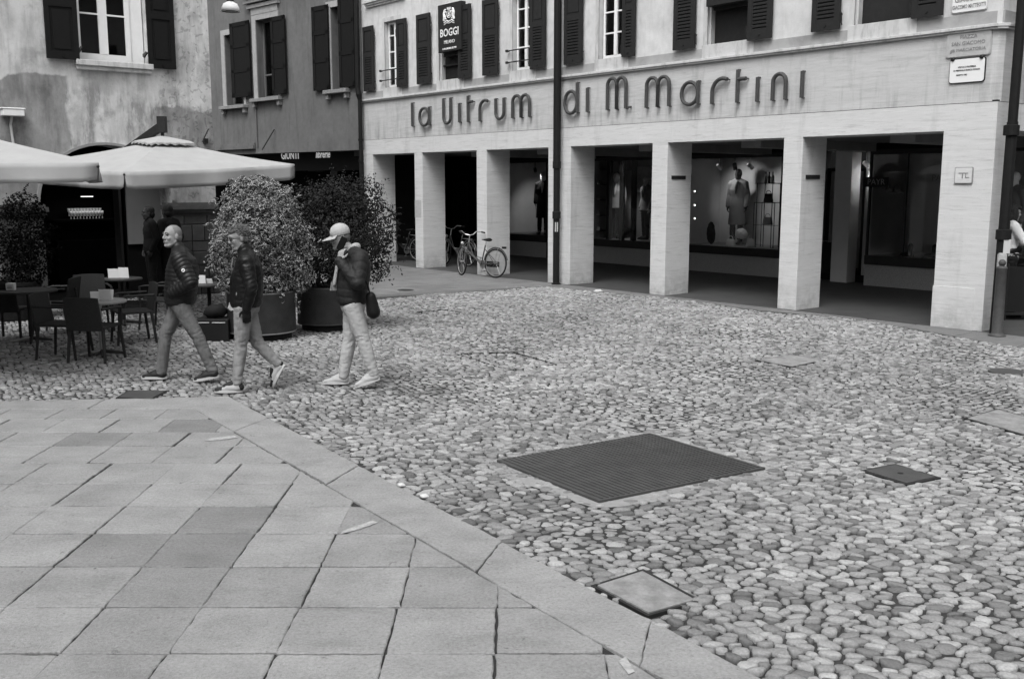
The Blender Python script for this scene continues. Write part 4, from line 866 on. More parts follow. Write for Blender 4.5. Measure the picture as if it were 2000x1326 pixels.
# ================================================================ PARASOLS
def parasol(label, corners, apex, vh, capr=.50, loc=None, arm=None, gaps=.03):
    c0 = Vector((apex[0], apex[1], 0)); t = thing('parasol', label, 'parasol', tuple(c0), group='cream square cafe parasols'); C = [Vector(p)-c0 for p in corners]; A = Vector(apex)-c0
    bm = B(); N = 12
    for i in range(4):
        a, b = C[i], C[(i+1) % 4]; grid = []
        for u in range(N+1):
            row = []
            for v in range(u+1):
                e = a.lerp(b, v/u if u else 0); p = A.lerp(e, u/N); s = (v/u if u else 0); p.z += -.03*math.sin(math.pi*u/N)-.02*math.sin(math.pi*s)*(u/N); row.append(bm.verts.new(p))
            grid.append(row)
        for u in range(N):
            for v in range(u+1):
                bm.faces.new((grid[u][v], grid[u+1][v], grid[u+1][v+1]))
                if v < u: bm.faces.new((grid[u][v], grid[u+1][v+1], grid[u][v+1]))
    bmesh.ops.remove_doubles(bm, verts=bm.verts, dist=.0005)
    o = obj('canopy', bm, CANVAS, t); md = o.modifiers.new('s', 'SOLIDIFY'); md.thickness = .004
    for i in range(4):
        a, b = C[i], C[(i+1) % 4]; bm = B(); L = (b-a).length; K = 26; top = []; rows_ = []
        nrm_ = Vector((-(b-a).y, (b-a).x, 0)).normalized(); 
        if nrm_.dot((a+b)/2) < 0: nrm_ = -nrm_
        for k in range(K+1):
            s = k/K; p = a.lerp(b, s); p.z -= .02*math.sin(math.pi*s); d = min(s, 1-s)*L; hh = vh*(1 if d > .12 else .86+.14*math.sin(d/.12*math.pi/2)); ins = gaps+.05*0
            col = []
            for q in range(5):
                f = q/4; e = p.copy(); e.z -= hh*f; sh = (.5-s)*2; e += (b-a).normalized()*(gaps*f*(1 if sh > 0 else -1)*(abs(sh)**6)); e += nrm_*(.018*math.sin(s*L*5+i)*f*1.6+.012*math.sin(s*L*13)*f+.006*math.sin(s*L*29+q)*f); col.append(bm.verts.new(e))
            rows_.append(col)
        for x_, y_ in zip(rows_, rows_[1:]):
            for q in range(4): bm.faces.new((x_[q], y_[q], y_[q+1], x_[q+1]))
        o = obj('valance', bm, CANVAS, t, smooth=True); md = o.modifiers.new('s', 'SOLIDIFY'); md.thickness = .004
    # vent cap with scalloped edge
    bm = B(); top = bm.verts.new(A+Vector((0, 0, .065))); n = 40; r1 = []; r2 = []
    for k in range(n):
        a = k/n*4; i = int(a) % 4; s = a-int(a); e = C[i].lerp(C[(i+1) % 4], s)-A; e = e/max(abs(e.x)+abs(e.y), .1)*1.0; sc = capr*(1.0+.05*(k % 2)); r1.append(bm.verts.new(A+Vector((e.x*sc, e.y*sc, .065+e.z*sc*1.1)))); r2.append(bm.verts.new(A+Vector((e.x*sc, e.y*sc, .045+e.z*sc*1.1-.02*(k % 2)))))
    for k in range(n): bm.faces.new((top, r1[k], r1[(k+1) % n])); bm.faces.new((r1[k], r2[k], r2[(k+1) % n], r1[(k+1) % n]))
    obj('vent_cap', bm, CANVAS, t, smooth=False)
    for i in range(4):
        bm = B(); tube(bm, [A-Vector((0, 0, .07)), C[i]-Vector((0, 0, .04))], .016, 6); obj('rib', bm, IRON, t); m_ = (C[i]+C[(i+1) % 4])/2; bm = B(); tube(bm, [A-Vector((0, 0, .07)), m_-Vector((0, 0, .10))], .014, 6); obj('rib', bm, IRON, t)
        bm = B(); tube(bm, [A-Vector((0, 0, .6)), A.lerp(C[i], .5)-Vector((0, 0, .10))], .012, 6); obj('strut', bm, IRON, t)
    if arm is None:
        bm = B(); tube(bm, [(0, 0, 0.05), (0, 0, A.z)], .035, 10); obj('pole', bm, IRON, t); bm = B(); box(bm, -.4, .4, -.4, .4, 0, .06); obj('base', bm, IRON, t, bevel=.01)
    else:
        m0 = Vector(arm)-c0; bm = B(); h = A+Vector((.0, 0, .22)); 
        v = Vector((m0.x, m0.y, A.z-.30)); dd = (v-h); Ln = dd.length; M = Matrix.Translation((v+h)/2) @ dd.to_track_quat('X', 'Z').to_matrix().to_4x4(); boxm(bm, M, Ln, .07, .13); boxm(bm, Matrix.Translation(h+Vector((0, 0, .02))), .13, .12, .26); tube(bm, [h, A-Vector((0, 0, .6))], .03, 8); obj('arm', bm, IRON, t)
        bm = B(); box(bm, m0.x-.05, m0.x+.05, m0.y-.05, m0.y+.05, .06, A.z-.26); obj('mast', bm, IRON, t); bm = B(); box(bm, m0.x-.45, m0.x+.45, m0.y-.45, m0.y+.45, 0, .07); obj('base', bm, IRON, t)
    return t
nc = at(242, 336, 14.5); rc = at(575, 321, 17.0); dx, dy = rc.x-nc.x, rc.y-nc.y
lc = Vector((nc.x-dy, nc.y+dx, 2.45)); bc = Vector((rc.x-dy, rc.y+dx, 2.5)); ctr = (nc+bc)/2; ap = at(318, 273, ctr.y)
parasol('cream parasol with a black cantilever arm, its corner over the man in the quilted jacket', [nc, rc, bc, lc], ap, .255, arm=(at(241, 600, ap.y+.8).x, ap.y+.8, 0))
pc = at(192, 318, 10.3); z = pc.z; parasol('cream parasol cut off by the left edge of the picture', [pc, pc+Vector((-1.66, 3.64, .02)), pc+Vector((-5.3, 1.98, .02)), pc+Vector((-3.64, -1.66, 0))], (pc.x-2.65, pc.y+.99, 2.96), .195, arm=(pc.x-4.5, pc.y+3, 0), gaps=.02)

# ================================================================ TABLES, CHAIRS
TABLE_SHADE = mat('shaded_table_top', .05, .5, .25, 30.)  # parasol shade painted into every table top but the nearest
def make_table(label, loc, d=.66, h=.70):
    t = thing('cafe_table', label, 'table', tuple(loc), group='round cafe tables')
    bm = B(); lathe(bm, [(d/2-.005, h-.03), (d/2, h-.02), (d/2, h-.005), (d/2-.008, h)], 32); obj('table_top', bm, TABLE if 'pale' in label else TABLE_SHADE, t)
    bm = B(); tube(bm, [(0, 0, .04), (0, 0, h-.03)], .028, 10); obj('column', bm, METAL if 'pale' in label else IRON, t)
    for k in range(4): a = k*math.pi/2+.4; bm = B(); tube(bm, [(0, 0, .06), (.26*math.cos(a), .26*math.sin(a), .02)], [.03, .016], 6); obj('foot', bm, METAL if k == 2 else IRON, t)
    return t
def make_chair(label, loc, rot):
    t = thing('cafe_chair', label, 'chair', tuple(loc), rot, 'woven dark cafe armchairs')
    bm = B(); box(bm, -.22, .22, -.22, .22, .41, .445); obj('seat', bm, WOODD, t, bevel=.012)
    bm = B(); N = 6; g_ = []
    for i in range(N+1):
        f = i/N; row = []
        for j in range(N+1): s = j/N*2-1; row.append(((-.22-.07*f-.012*(1-s*s)), .225*s*(1-.04*f), .40+.40*f+.012*(1-s*s)*f))
        g_.append(row)
    va = [[bm.verts.new(p) for p in r] for r in g_]; vb = [[bm.verts.new((p[0]-.022, p[1], p[2])) for p in r] for r in g_]
    for i in range(N):
        for j in range(N): bm.faces.new((va[i][j], va[i][j+1], va[i+1][j+1], va[i+1][j])); bm.faces.new((vb[i][j], vb[i+1][j], vb[i+1][j+1], vb[i][j+1]))
    for i in range(N): bm.faces.new((va[i][0], va[i+1][0], vb[i+1][0], vb[i][0])); bm.faces.new((va[i][N], vb[i][N], vb[i+1][N], va[i+1][N])); bm.faces.new((va[N][i], va[N][i+1], vb[N][i+1], vb[N][i])); bm.faces.new((va[0][i], vb[0][i], vb[0][i+1], va[0][i+1]))
    obj('backrest', bm, WOODD, t)
    for sx, sy in ((1, 1), (1, -1), (-1, 1), (-1, -1)): bm = B(); tube(bm, [(sx*.205, sy*.21, .43), (sx*.25, sy*.235, 0)], [.022, .017], 6); obj('leg', bm, WOODD, t)
    for sy in (1, -1): bm = B(); tube(bm, [(-.25, sy*.235, .66), (.12, sy*.24, .655), (.2, sy*.24, .64), (.215, sy*.23, .42)], .017, 6); obj('armrest', bm, WOODD, t)
    return t
R = math.radians
make_table('round pale cafe table with folded white menus, nearest to the walking men', G(200, 694)); make_table('dark round cafe table with a napkin box at the left edge', G(62, 668), .75, .72)
make_table('small cafe table deep under the parasol holding an upright white menu', G(243, 634), .6, .72); make_table('cafe table half hidden between the two walking men', G(412, 650), .6, .72)
make_chair('dark armchair turned with its back to us before the pale table', G(190, 704), R(84)); make_chair('dark armchair seen from the side, left of the pale table', G(128, 698), R(-3))
make_chair('dark armchair showing its lighter back and arm behind the pale table', G(262, 668), R(212)); make_chair('dark armchair cut by the left edge, back turned to us', G(24, 662), R(92))
make_chair('dark armchair in deep shade right of the napkin box table', G(112, 650), R(182)); make_chair('dark armchair in the shade behind the pale table', G(185, 645), R(300)); make_chair('dark armchair in the shade just behind the man in the quilted jacket', G(318, 640), R(170))
def cards(label, loc, parts, cat='menu', name='menu_card'):
    t = thing(name, label, cat, tuple(loc))
    for (x, y, w_, h_, yaw, lean) in parts:
        bm = B(); box(bm, -w_/2, w_/2, -.002, .002, 0, h_)
        o = obj('sheet', bm, PAPER, t); o.location = (x, y, .001); o.rotation_euler = (lean, 0, yaw)
    return t
tp = G(200, 694); cards('folded white menus standing on the pale round table', tp+Vector((.02, .0, .70)), [(-.06, .03, .14, .11, .25, .15), (.07, .0, .16, .14, -.2, .2), (.07, .06, .14, .13, -.2, -.2)])
tp = G(243, 634); cards('white menu standing on the shaded back table', tp+Vector((-.04, 0, .72)), [(-.08, 0, .16, .14, .1, .1), (.08, 0, .16, .16, -.15, .1)])
tp = G(62, 668); q = at(21, 555, tp.y-.1); t = thing('napkin_box', 'white napkin box on the dark table at the left edge', 'napkin box', (q.x, q.y, .721)); bm = B(); box(bm, -.055, .055, -.04, .04, 0, .10); obj('case', bm, PAPER, t, bevel=.01); bm = B(); box(bm, -.035, .035, -.043, -.041, .035, .04); box(bm, -.03, .03, -.043, -.041, .055, .06); obj('print', bm, IRON, t)
tp = G(412, 650); cards('white papers and a cup on the table between the two walking men', tp+Vector((-.05, 0, .72)), [(-.05, 0, .12, .12, .0, .1), (.06, .03, .10, .07, -.3, .3)])
# upright bottle on that table, dark bag on a dark crate below
t = thing('glass_bottle', 'small dark bottle with a pale cap on the table between the men', 'bottle', tuple(tp+Vector((.12, .1, .72)))); bm = B(); lathe(bm, [(.03, 0), (.032, .10), (.012, .15), (.012, .2)], 12); obj('body', bm, LENS, t, smooth=True); bm = B(); lathe(bm, [(.014, .2), (.014, .225)], 10); obj('cap', bm, PAPER, t)
q = G(424, 662); t = thing('storage_crate', 'black crate with white edging on the cobbles left of the planter', 'crate', tuple(q)); bm = B(); box(bm, -.25, .22, -.2, .2, 0, .30); obj('case', bm, BLACK, t, bevel=.01)
bm = B(); box(bm, -.22, -.04, -.206, -.2, .255, .262); box(bm, .0, .18, -.206, -.2, .255, .262); obj('edging', bm, PAPER, t)
bm = B(); tube(bm, [(-.2, 0, .12), (-.1, 0, .1), (.1, 0, .14), (.2, .0, .05)], [.09, .16, .17, .06], 10)
for v in bm.verts: v.co += Vector((1, .6, 1))*.05*noise.noise(v.co*9)
bmesh.ops.subdivide_edges(bm, edges=bm.edges[:], cuts=1, use_grid_fill=True, smooth=.6)
o = obj('cloth_bag', bm, CLOTHD, smooth=True); o.location = q+Vector((0, 0, .32)); o.scale = (.7, .7, .6); tag(o, 'rumpled dark cloth bag lying on the black crate', 'bag')
# bar shelf with bright glasses deep inside the arch
shx0, shz = fa(143, 428, 2.5); shx1 = fa(193, 428, 2.5)[0]
t = thing('bar_shelf', 'bar shelf with a small added tube lamp deep in the dark arch', 'shelf', tuple(FA.world((shx0+shx1)/2, 2.6, 0)), FA.ang); hw = (shx1-shx0)/2+.4
bm = B(); box(bm, -hw, hw, -.2, .3, shz-.05, shz-.01); box(bm, -hw, hw, .3, .36, 0, 2.6); box(bm, -hw, hw, -.35, .3, .0, 1.0); obj('case', bm, DIM, t)
bm = B(); tube(bm, [(-.12, -.25, shz+.45), (.12, -.25, shz+.45)], .006, 6); obj('added_lamp_tube', bm, LAMPM, t)
lt_ = bpy.data.lights.new('bar_fill_light', 'AREA'); lt_.energy = 1.0; lt_.size = .9; lt_.size_y = .05; lt_.shape = 'RECTANGLE'; lo_ = bpy.data.objects.new('bar_fill_light', lt_); SC.collection.objects.link(lo_); lo_.parent = t; lo_.location = (0, -.25, shz+.43)  # unseen lamp and tube, added to brighten the glasses
for r_ in range(2):
    for k in range(11):
        bm = B(); lathe(bm, [(.022, 0), (.008, .02), (.008, .07), (.028, .10), (.03, .16)], 8); o = obj('wine_glass', bm, WHITEP, smooth=True); x = (shx0+shx1)/2-.30+.062*k+r_*.03
        o.location = FA.world(x, 2.6-.12+r_*.22, shz+r_*.05); tag(o, 'pale stemmed glass in a row on the bar shelf in the arch', 'glass', 'glasses lined up on the bar shelf')

# ================================================================ PLANTERS AND SHRUBS
def leaves_mesh(name, P, Nn, size, tones, two=True):
    """pointed leaves: dark middle (material 0) inside a pale rim (material 1)"""
    n = len(P); up = rng.normal(0, 1, (n, 3)); Nn = Nn/np.linalg.norm(Nn, axis=1, keepdims=True); a = np.cross(Nn, up); a /= np.linalg.norm(a, axis=1, keepdims=True); b = np.cross(Nn, a)
    L = size*rng.uniform(.7, 1.3, (n, 1)); W = L*.52
    base = [(-1, 0), (-.35, .9), (.4, .75), (1, 0), (.4, -.75), (-.35, -.9)]
    V = np.stack([P+a*L*u*.5+b*W*v*.5-Nn*L*.10*(abs(u)) for u, v in base]+([P+a*L*u*.37+b*W*v*.37+Nn*L*.02 for u, v in base] if two else []), 1)
    if two: F = [(6, 7, 8, 9, 10, 11)]+[(i, (i+1) % 6, 6+(i+1) % 6, 6+i) for i in range(6)]
    else: F = [(0, 1, 2, 3, 4, 5)]
    me = bpy.data.meshes.new(name); m = V.shape[1]; me.vertices.add(n*m); me.vertices.foreach_set('co', V.reshape(-1).astype(np.float32))
    li, ls, lt2, mi = [], [], [], []; off = (np.arange(n)*m)[:, None]; cnt = sum(len(f) for f in F); st = 0
    allidx = np.concatenate([off+np.array(f)[None] for f in F], 1); ls = []
    for f in F: ls.append(st); lt2.append(len(f)); mi.append(0 if len(f) == 6 and two else (1 if two else 0)); st += len(f)
    me.loops.add(n*cnt); me.loops.foreach_set('vertex_index', allidx.reshape(-1).astype(np.int32)); me.polygons.add(n*len(F))
    me.polygons.foreach_set('loop_start', (np.arange(n)[:, None]*cnt+np.array(ls)[None]).reshape(-1).astype(np.int32)); me.polygons.foreach_set('loop_total', np.tile(lt2, n).astype(np.int32))
    at_ = me.attributes.new('tone', 'FLOAT', 'POINT'); at_.data.foreach_set('value', np.repeat(tones, m).astype(np.float32)); me.update(); me.validate()
    me.polygons.foreach_set('material_index', np.tile(mi, n).astype(np.int32)[:len(me.polygons)]); return me
def planter(label, loc, r, h):
    t = thing('planter', label, 'planter', tuple(loc), group='round metal planters')
    bm = B(); lathe(bm, [(r*.98, .09), (r, .10), (r, h-.03), (r+.012, h-.02), (r+.012, h), (r-.03, h), (r-.03, h-.1)], 48, cap=False); obj('drum', bm, POTM, t, smooth=True).data.polygons.foreach_set('use_smooth', [True]*48*6)
    bm = B(); lathe(bm, [(r*.86, 0), (r*.86, .09)], 32); obj('foot', bm, BLACK, t)
    bm = B(); lathe(bm, [(r*.99, .085), (r*1.01, .09), (r*1.01, .103), (r*.99, .105)], 48, cap=False); obj('lower_rim', bm, METAL if 'left' in label else POTM, t)
    bm = B(); lathe(bm, [(.01, h-.07), (r-.03, h-.08)], 24, cap=False); obj('soil', bm, BLACK, t); return t
def shrub(name, label, loc, blobs, n, size, mats_, stemh, tonef, two=True, spray=0.):
    t = thing(name, label, 'shrub', tuple(loc), group='shrubs growing in the round planters')
    P, N_ = [], []
    wts = np.array([b[3]*b[4] for b in blobs]); wts /= wts.sum()
    for (cx, cy, cz, rx, rz), wt_ in zip(blobs, wts):
        k = int(n*wt_); d = rng.normal(0, 1, (k*2, 3)); d /= np.linalg.norm(d, axis=1, keepdims=True)
        lump = 1+.10*np.sin(d[:, 0]*7+cx*9)*np.cos(d[:, 2]*8)+.08*np.sin(d[:, 1]*11+d[:, 2]*5+cz*3)
        keep = (lump+rng.uniform(-.15, .15, k*2) > .90); d = d[keep][:k]; lump = lump[keep][:k]
        rr = lump*(1-rng.exponential(.10, len(d)).clip(0, .6)); rr += (rng.uniform(0, 1, len(d)) < .05)*rng.uniform(0, .16, len(d))
        P.append(np.stack([cx+d[:, 0]*rx*rr, cy+d[:, 1]*rx*rr, cz+d[:, 2]*rz*rr], 1)); N_.append(d*.8+rng.normal(0, .55, d.shape)+np.array([0, 0, .35]))
    P = np.concatenate(P); N_ = np.concatenate(N_); tones = tonef(P)
    if spray:   # long shoots sticking out past the outline
        c = np.array([0, 0, blobs[0][2]])
        for k in range(int(spray)):
            i = rng.integers(len(P)); d = P[i]-c; d /= np.linalg.norm(d); L = rng.uniform(.08, .3); m = int(L/.02); q = P[i]+d*np.linspace(0, L, m)[:, None]+rng.normal(0, .018, (m, 3))-np.array([0, 0, 1])*(np.linspace(0, 1, m)**2*.06)[:, None]; P = np.concatenate([P, q]); N_ = np.concatenate([N_, rng.normal(0, 1, (m, 3))+[0, 0, .6]])
        tones = tonef(P)
    o = obj('foliage', leaves_mesh('foliage', P, N_, size, tones, two), mats_, t); stuff(o)
    bm = B()
    for k in range(9):
        a = k*2*math.pi/9+.3; b = blobs[k % len(blobs)]; e = Vector((b[0]+.5*b[3]*math.cos(a), b[1]+.5*b[3]*math.sin(a), b[2]+b[4]*.3)); s_ = Vector((.12*math.cos(a), .12*math.sin(a), stemh)); m_ = s_.lerp(e, .5)+Vector((.05, .03, .1)); tube(bm, [s_, m_, e], [.02, .014, .006], 6)
    obj('stems', bm, BARK, t); return t
p1 = G(513, 658); p2 = G(640, 640)
planter('dark drum planter with a bare metal lower rim, left and nearer', p1, .47, .66); planter('dark drum planter behind the man on the phone, right and farther', p2, .44, .64)
mat('leaf_rim', .36, .6, .1, 60., tone=True)
sc1 = p1.y/FPX
def off(px_, py_, base, Y): q = at(px_, py_, Y); return q.x-base.x, q.z
bl = []
for (x, y, rx, rz) in ((505, 470, 88, 92), (490, 400, 58, 55), (535, 400, 45, 45), (455, 500, 42, 55), (565, 520, 45, 55), (545, 450, 50, 60), (500, 550, 75, 30), (440, 460, 28, 45), (585, 480, 25, 40)):
    ox, oz = off(x, y, p1, p1.y); bl.append((ox, rng.uniform(-.12, .12), oz, rx*sc1, rz*sc1))
shrub('variegated_shrub', 'tall bushy shrub of cream-edged leaves in the left planter', p1, bl, 13500, .058, [MATS['variegated_leaf'], MATS['leaf_rim']], .6, lambda P: rng.uniform(.3, 1.2, len(P)), spray=60)
bl = []; sc2 = p2.y/FPX
for (x, y, rx, rz) in ((668, 450, 85, 95), (650, 385, 55, 40), (700, 392, 50, 45), (742, 440, 38, 50), (610, 420, 45, 60), (640, 520, 60, 55), (725, 510, 40, 40), (665, 480, 95, 60)):
    ox, oz = off(x, y, p2, p2.y); bl.append((ox, rng.uniform(-.12, .12), oz, rx*sc2, rz*sc2))
shrub('dark_shrub', 'wide dark small-leaved shrub spraying out behind the man on the phone', p2, bl, 18000, .040, [LEAFD, LEAFD], .55, lambda P: rng.uniform(.35, 1.5, len(P))*np.where(rng.uniform(0, 1, len(P)) < .04, 2.2, 1), two=False, spray=260)
# dark bush in the shade at the far left
q = G(38, 622); bl = []
for (x, y, rx, rz) in ((38, 450, 55, 60), (20, 500, 50, 50), (60, 500, 40, 60), (45, 405, 35, 30)):
    ox, oz = off(x, y, q, q.y); bl.append((ox, 0, oz, rx*q.y/FPX, rz*q.y/FPX))
LEAFS = mat('leaf_painted_shade', .008, .9, .3, 60., tone=True, spec=.03)  # deep shade under the parasol put into the leaf colour
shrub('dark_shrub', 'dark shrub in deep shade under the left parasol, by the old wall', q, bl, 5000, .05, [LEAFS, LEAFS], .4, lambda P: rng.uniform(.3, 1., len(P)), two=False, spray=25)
bm = B(); lathe(bm, [(.3, 0), (.36, .55), (.38, .55), (.38, .6), (.34, .6), (.3, .5)], 28); o = obj('planter', bm, BLACK, smooth=False); o.location = q; tag(o, 'black tub under the shaded shrub at the far left', 'planter')

# ================================================================ BICYCLES
def bicycle(label, rear, head, steer, frame_m, lean=0.06):
    t = thing('bicycle', label, 'bicycle', tuple(rear), head, 'bicycles left by the arcade'); t.rotation_euler = (lean, 0, head)
    Rw = .335; WB = 1.05
    def wheel(cx, yaw):
        M = Matrix.Translation((cx, 0, Rw)) @ Matrix.Rotation(yaw, 4, 'Z') @ Matrix.Rotation(math.pi/2, 4, 'X')
        bm = B(); tube(bm, [M @ Vector((0, 0, -.05)), M @ Vector((0, 0, .05))], .018, 8); w_ = obj('wheel', bm, METAL, t)
        bm = B(); ring_tube(bm, M, Rw-.018, .019, 40, 6); obj('tyre', bm, RUBBER, w_); bm = B(); ring_tube(bm, M, Rw-.042, .010, 40, 5); obj('rim', bm, METAL, w_)
        bm = B()
        for k in range(18): a = k*math.pi/9; tube(bm, [M @ Vector((.015*math.cos(a+1), .015*math.sin(a+1), .03*(-1)**k)), M @ Vector(((Rw-.045)*math.cos(a), (Rw-.045)*math.sin(a), 0))], .0016, 3, False)
        obj('spokes', bm, METAL, w_); return M
    wheel(0, 0); Mf = wheel(WB, steer)
    bb_ = Vector((.44, 0, .29)); st = Vector((.33, 0, .74)); hd = Vector((.86, 0, .78)); hb = Vector((.90, 0, .60))
    bm = B()
    for ps, r in (([bb_, st], .016), ([hd, Vector((.70, 0, .48)), bb_+Vector((.02, 0, .07))], .014), ([hb, bb_], .019), ([hd, hb], .02), ([Vector((0, .05, Rw)), bb_], .010), ([Vector((0, -.05, Rw)), bb_], .010), ([Vector((0, .05, Rw)), st-Vector((0, 0, .1))], .009), ([Vector((0, -.05, Rw)), st-Vector((0, 0, .1))], .009)): tube(bm, ps, r, 8)
    obj('frame', bm, frame_m, t)
    S = Matrix.Translation((WB, 0, Rw)) @ Matrix.Rotation(steer, 4, 'Z') @ Matrix.Translation((-WB, 0, -Rw))
    # steering assembly turns round the head tube
    piv = hb; S2 = Matrix.Translation(Mf.to_translation()) @ Matrix.Rotation(steer, 4, 'Z')
    bm = B()
    for s in (-1, 1): tube(bm, [S2 @ Vector((0, s*.055, 0)), S2 @ Vector((-.05, s*.055, .2)), S2 @ Vector((-.11, s*.045, .34)), hb], .011, 6)
    obj('fork', bm, METAL, t)
    hs = Vector((.83, 0, .95)); bm = B(); tube(bm, [hb, hd, hs], .013, 6)
    Ry = Matrix.Translation(hs) @ Matrix.Rotation(steer, 4, 'Z')
    for s in (-1, 1): tube(bm, [Ry @ Vector((0, 0, 0)), Ry @ Vector((.05, s*.10, .02)), Ry @ Vector((.06, s*.18, .09)), Ry @ Vector((-.02, s*.27, .085)), Ry @ Vector((-.10, s*.29, .08))], .011, 6)
    hbar = obj('handlebar', bm, METAL, t)
    for s in (-1, 1): bm = B(); tube(bm, [Ry @ Vector((-.04, s*.275, .084)), Ry @ Vector((-.19, s*.30, .07))], .018, 8); obj('grip', bm, RUBBER, hbar)
    sc_ = Vector((.30, 0, .86)); bm = B(); tube(bm, [st, sc_-Vector((0, 0, .04))], .012, 6); obj('seat_post', bm, METAL, t)
    bm = B(); tube(bm, [sc_+Vector((-.13, 0, .0)), sc_+Vector((-.08, 0, .01)), sc_+Vector((.02, 0, .0)), sc_+Vector((.14, 0, .0))], [.05, .085, .055, .018], 10)
    for v in bm.verts: v.co.z = sc_.z+(v.co.z-sc_.z)*.5
    obj('saddle', bm, RUBBER, t, smooth=True)
    for cx, yaw, a0, a1 in ((0, 0, .15, 2.9), (WB, steer, .4, 2.5)):
        M = Matrix.Translation((cx, 0, Rw)) @ Matrix.Rotation(yaw, 4, 'Z') @ Matrix.Rotation(math.pi/2, 4, 'X'); bm = B(); ring_tube(bm, M, Rw+.022, .017, 22, 5, a0, a1); obj('mudguard', bm, frame_m, t)
    bm = B(); 
    for s in (-1, 1): tube(bm, [(.26, s*.05, .72), (-.20, s*.06, .71)], .006, 5); tube(bm, [(-.12, s*.06, .71), (0, s*.06, Rw)], .006, 5)
    for k in range(4): tube(bm, [(-.2+.12*k, -.06, .71), (-.2+.12*k, .06, .71)], .005, 4)
    obj('rack', bm, METAL, t); bm = B(); boxm(bm, Matrix.Translation((-.24, 0, .70)), .06, .09, .05); obj('rear_lamp', bm, RUBBER, t)
    bm = B(); lathe(bm, [(.09, -.01), (.10, -.005), (.10, .005), (.09, .01)], 20, M=Matrix.Translation((.44, -.06, .29)) @ RX); tube(bm, [(.44, -.06, .29), (.50, -.09, .13)], .009, 5); tube(bm, [(.44, .06, .29), (.38, .09, .45)], .009, 5); boxm(bm, Matrix.Translation((.50, -.14, .125)), .09, .09, .02); boxm(bm, Matrix.Translation((.38, .14, .455)), .09, .09, .02); obj('crank', bm, METAL, t)
    bm = B(); box(bm, -.05, .47, -.085, -.065, .24, .37); obj('chain_guard', bm, RUBBER, t, bevel=.01)
    bm = B(); lathe(bm, [(.03, 0), (.045, .03), (.0, .05)], 12, M=Matrix.Translation(S2 @ Vector((-.05, 0, .42))) @ Matrix.Rotation(math.pi/2, 4, 'Y')); obj('front_lamp', bm, METAL, t); return t
FRM = mat('bicycle_frame', .09, .4, .1, 10., metal=.3); FRD = mat('dark_bicycle_frame', .03, .4, .2, 10.)
rp = G(967, 543); bicycle('city bicycle with a dark saddle and rack leaning before the third pillar', rp, R(140), R(-28), FRM)
bicycle('second bicycle with a pale frame, half hidden behind the nearer one', G(905, 524)+Vector((.1, .5, 0)), R(128), R(-10), FRM)
bicycle('dark bicycle standing in the gap before the far display, behind the shrub', G(815, 512)+Vector((0, .3, 0)), R(150), R(15), FRD)

# ================================================================ PEOPLE
class Blob:
    def __init__(s): s.bm = B()
    def cap(s, p0, p1, r0, r1, flat=1., fdir=None, seg=14):
        p0, p1 = Vector(p0), Vector(p1); d = p1-p0; L = d.length; q = d.to_track_quat('Z', 'X') if L > 1e-5 else Vector((0, 0, 1)).to_track_quat('Z', 'X'); M = Matrix.Translation(p0) @ q.to_matrix().to_4x4()
        prof = [(r0*math.sin(a), -r0*math.cos(a)) for a in [math.pi/2*k/5 for k in range(0, 6)]]+[(r1*math.cos(a), L+r1*math.sin(a)) for a in [math.pi/2*k/5 for k in range(0, 6)]]
        prof = [(max(r, .0004), z) for r, z in prof]; n0 = len(s.bm.verts); lathe(s.bm, prof, seg, M=M)
        if flat != 1.:
            f = Vector(fdir).normalized(); s.bm.verts.ensure_lookup_table()
            for v in s.bm.verts[n0:]: t = max(0, min(1, (v.co-p0).dot(d)/max(L*L, 1e-6))); c = p0+d*t; k = (v.co-c).dot(f); v.co -= f*k*(1-flat)
    def ell(s, c, r, M=None):
        for v in bmesh.ops.create_uvsphere(s.bm, u_segments=18, v_segments=12, radius=1)['verts']:
            q = Vector((v.co.x*r[0], v.co.y*r[1], v.co.z*r[2])); q = (M @ q) if M is not None else q; v.co = Vector(c)+q
    def finish(s, voxel, smooth=2, name='body', fac=.5):
        me = bpy.data.meshes.new(name); s.bm.to_mesh(me); s.bm.free(); o = bpy.data.objects.new(name, me); SC.collection.objects.link(o)
        r = o.modifiers.new('r', 'REMESH'); r.mode = 'VOXEL'; r.voxel_size = voxel; r.use_smooth_shade = True
        if smooth: m = o.modifiers.new('s', 'SMOOTH'); m.factor = fac; m.iterations = smooth
        dg = bpy.context.evaluated_depsgraph_get(); out_ = bpy.data.meshes.new_from_object(o.evaluated_get(dg)); bpy.data.objects.remove(o); bpy.data.meshes.remove(me); out_.name = name; return out_
def arr(me): a = np.empty(len(me.vertices)*3, np.float32); me.vertices.foreach_get('co', a); n = np.empty(len(me.vertices)*3, np.float32); me.vertices.foreach_get('normal', n); return a.reshape(-1, 3).astype(float), n.reshape(-1, 3).astype(float)
def put(me, a): me.vertices.foreach_set('co', a.reshape(-1).astype(np.float32)); me.update()
def bone_coord(a, bones):
    """for every vertex: the coordinate along its nearest bone, the bone's number"""
    best = np.full(len(a), 1e9); S = np.zeros(len(a)); K = np.zeros(len(a), int)
    for k, (p0, p1, r, s0) in enumerate(bones):
        p0, p1 = np.array(p0, float), np.array(p1, float); d = p1-p0; L = np.linalg.norm(d); t = ((a-p0)@d/(L*L)).clip(-.25, 1.25); c = p0+t[:, None].clip(0, 1)*d; dist = np.linalg.norm(a-c, axis=1)/r
        m = dist < best; best[m] = dist[m]; S[m] = s0+t[m]*L; K[m] = k
    return S, K
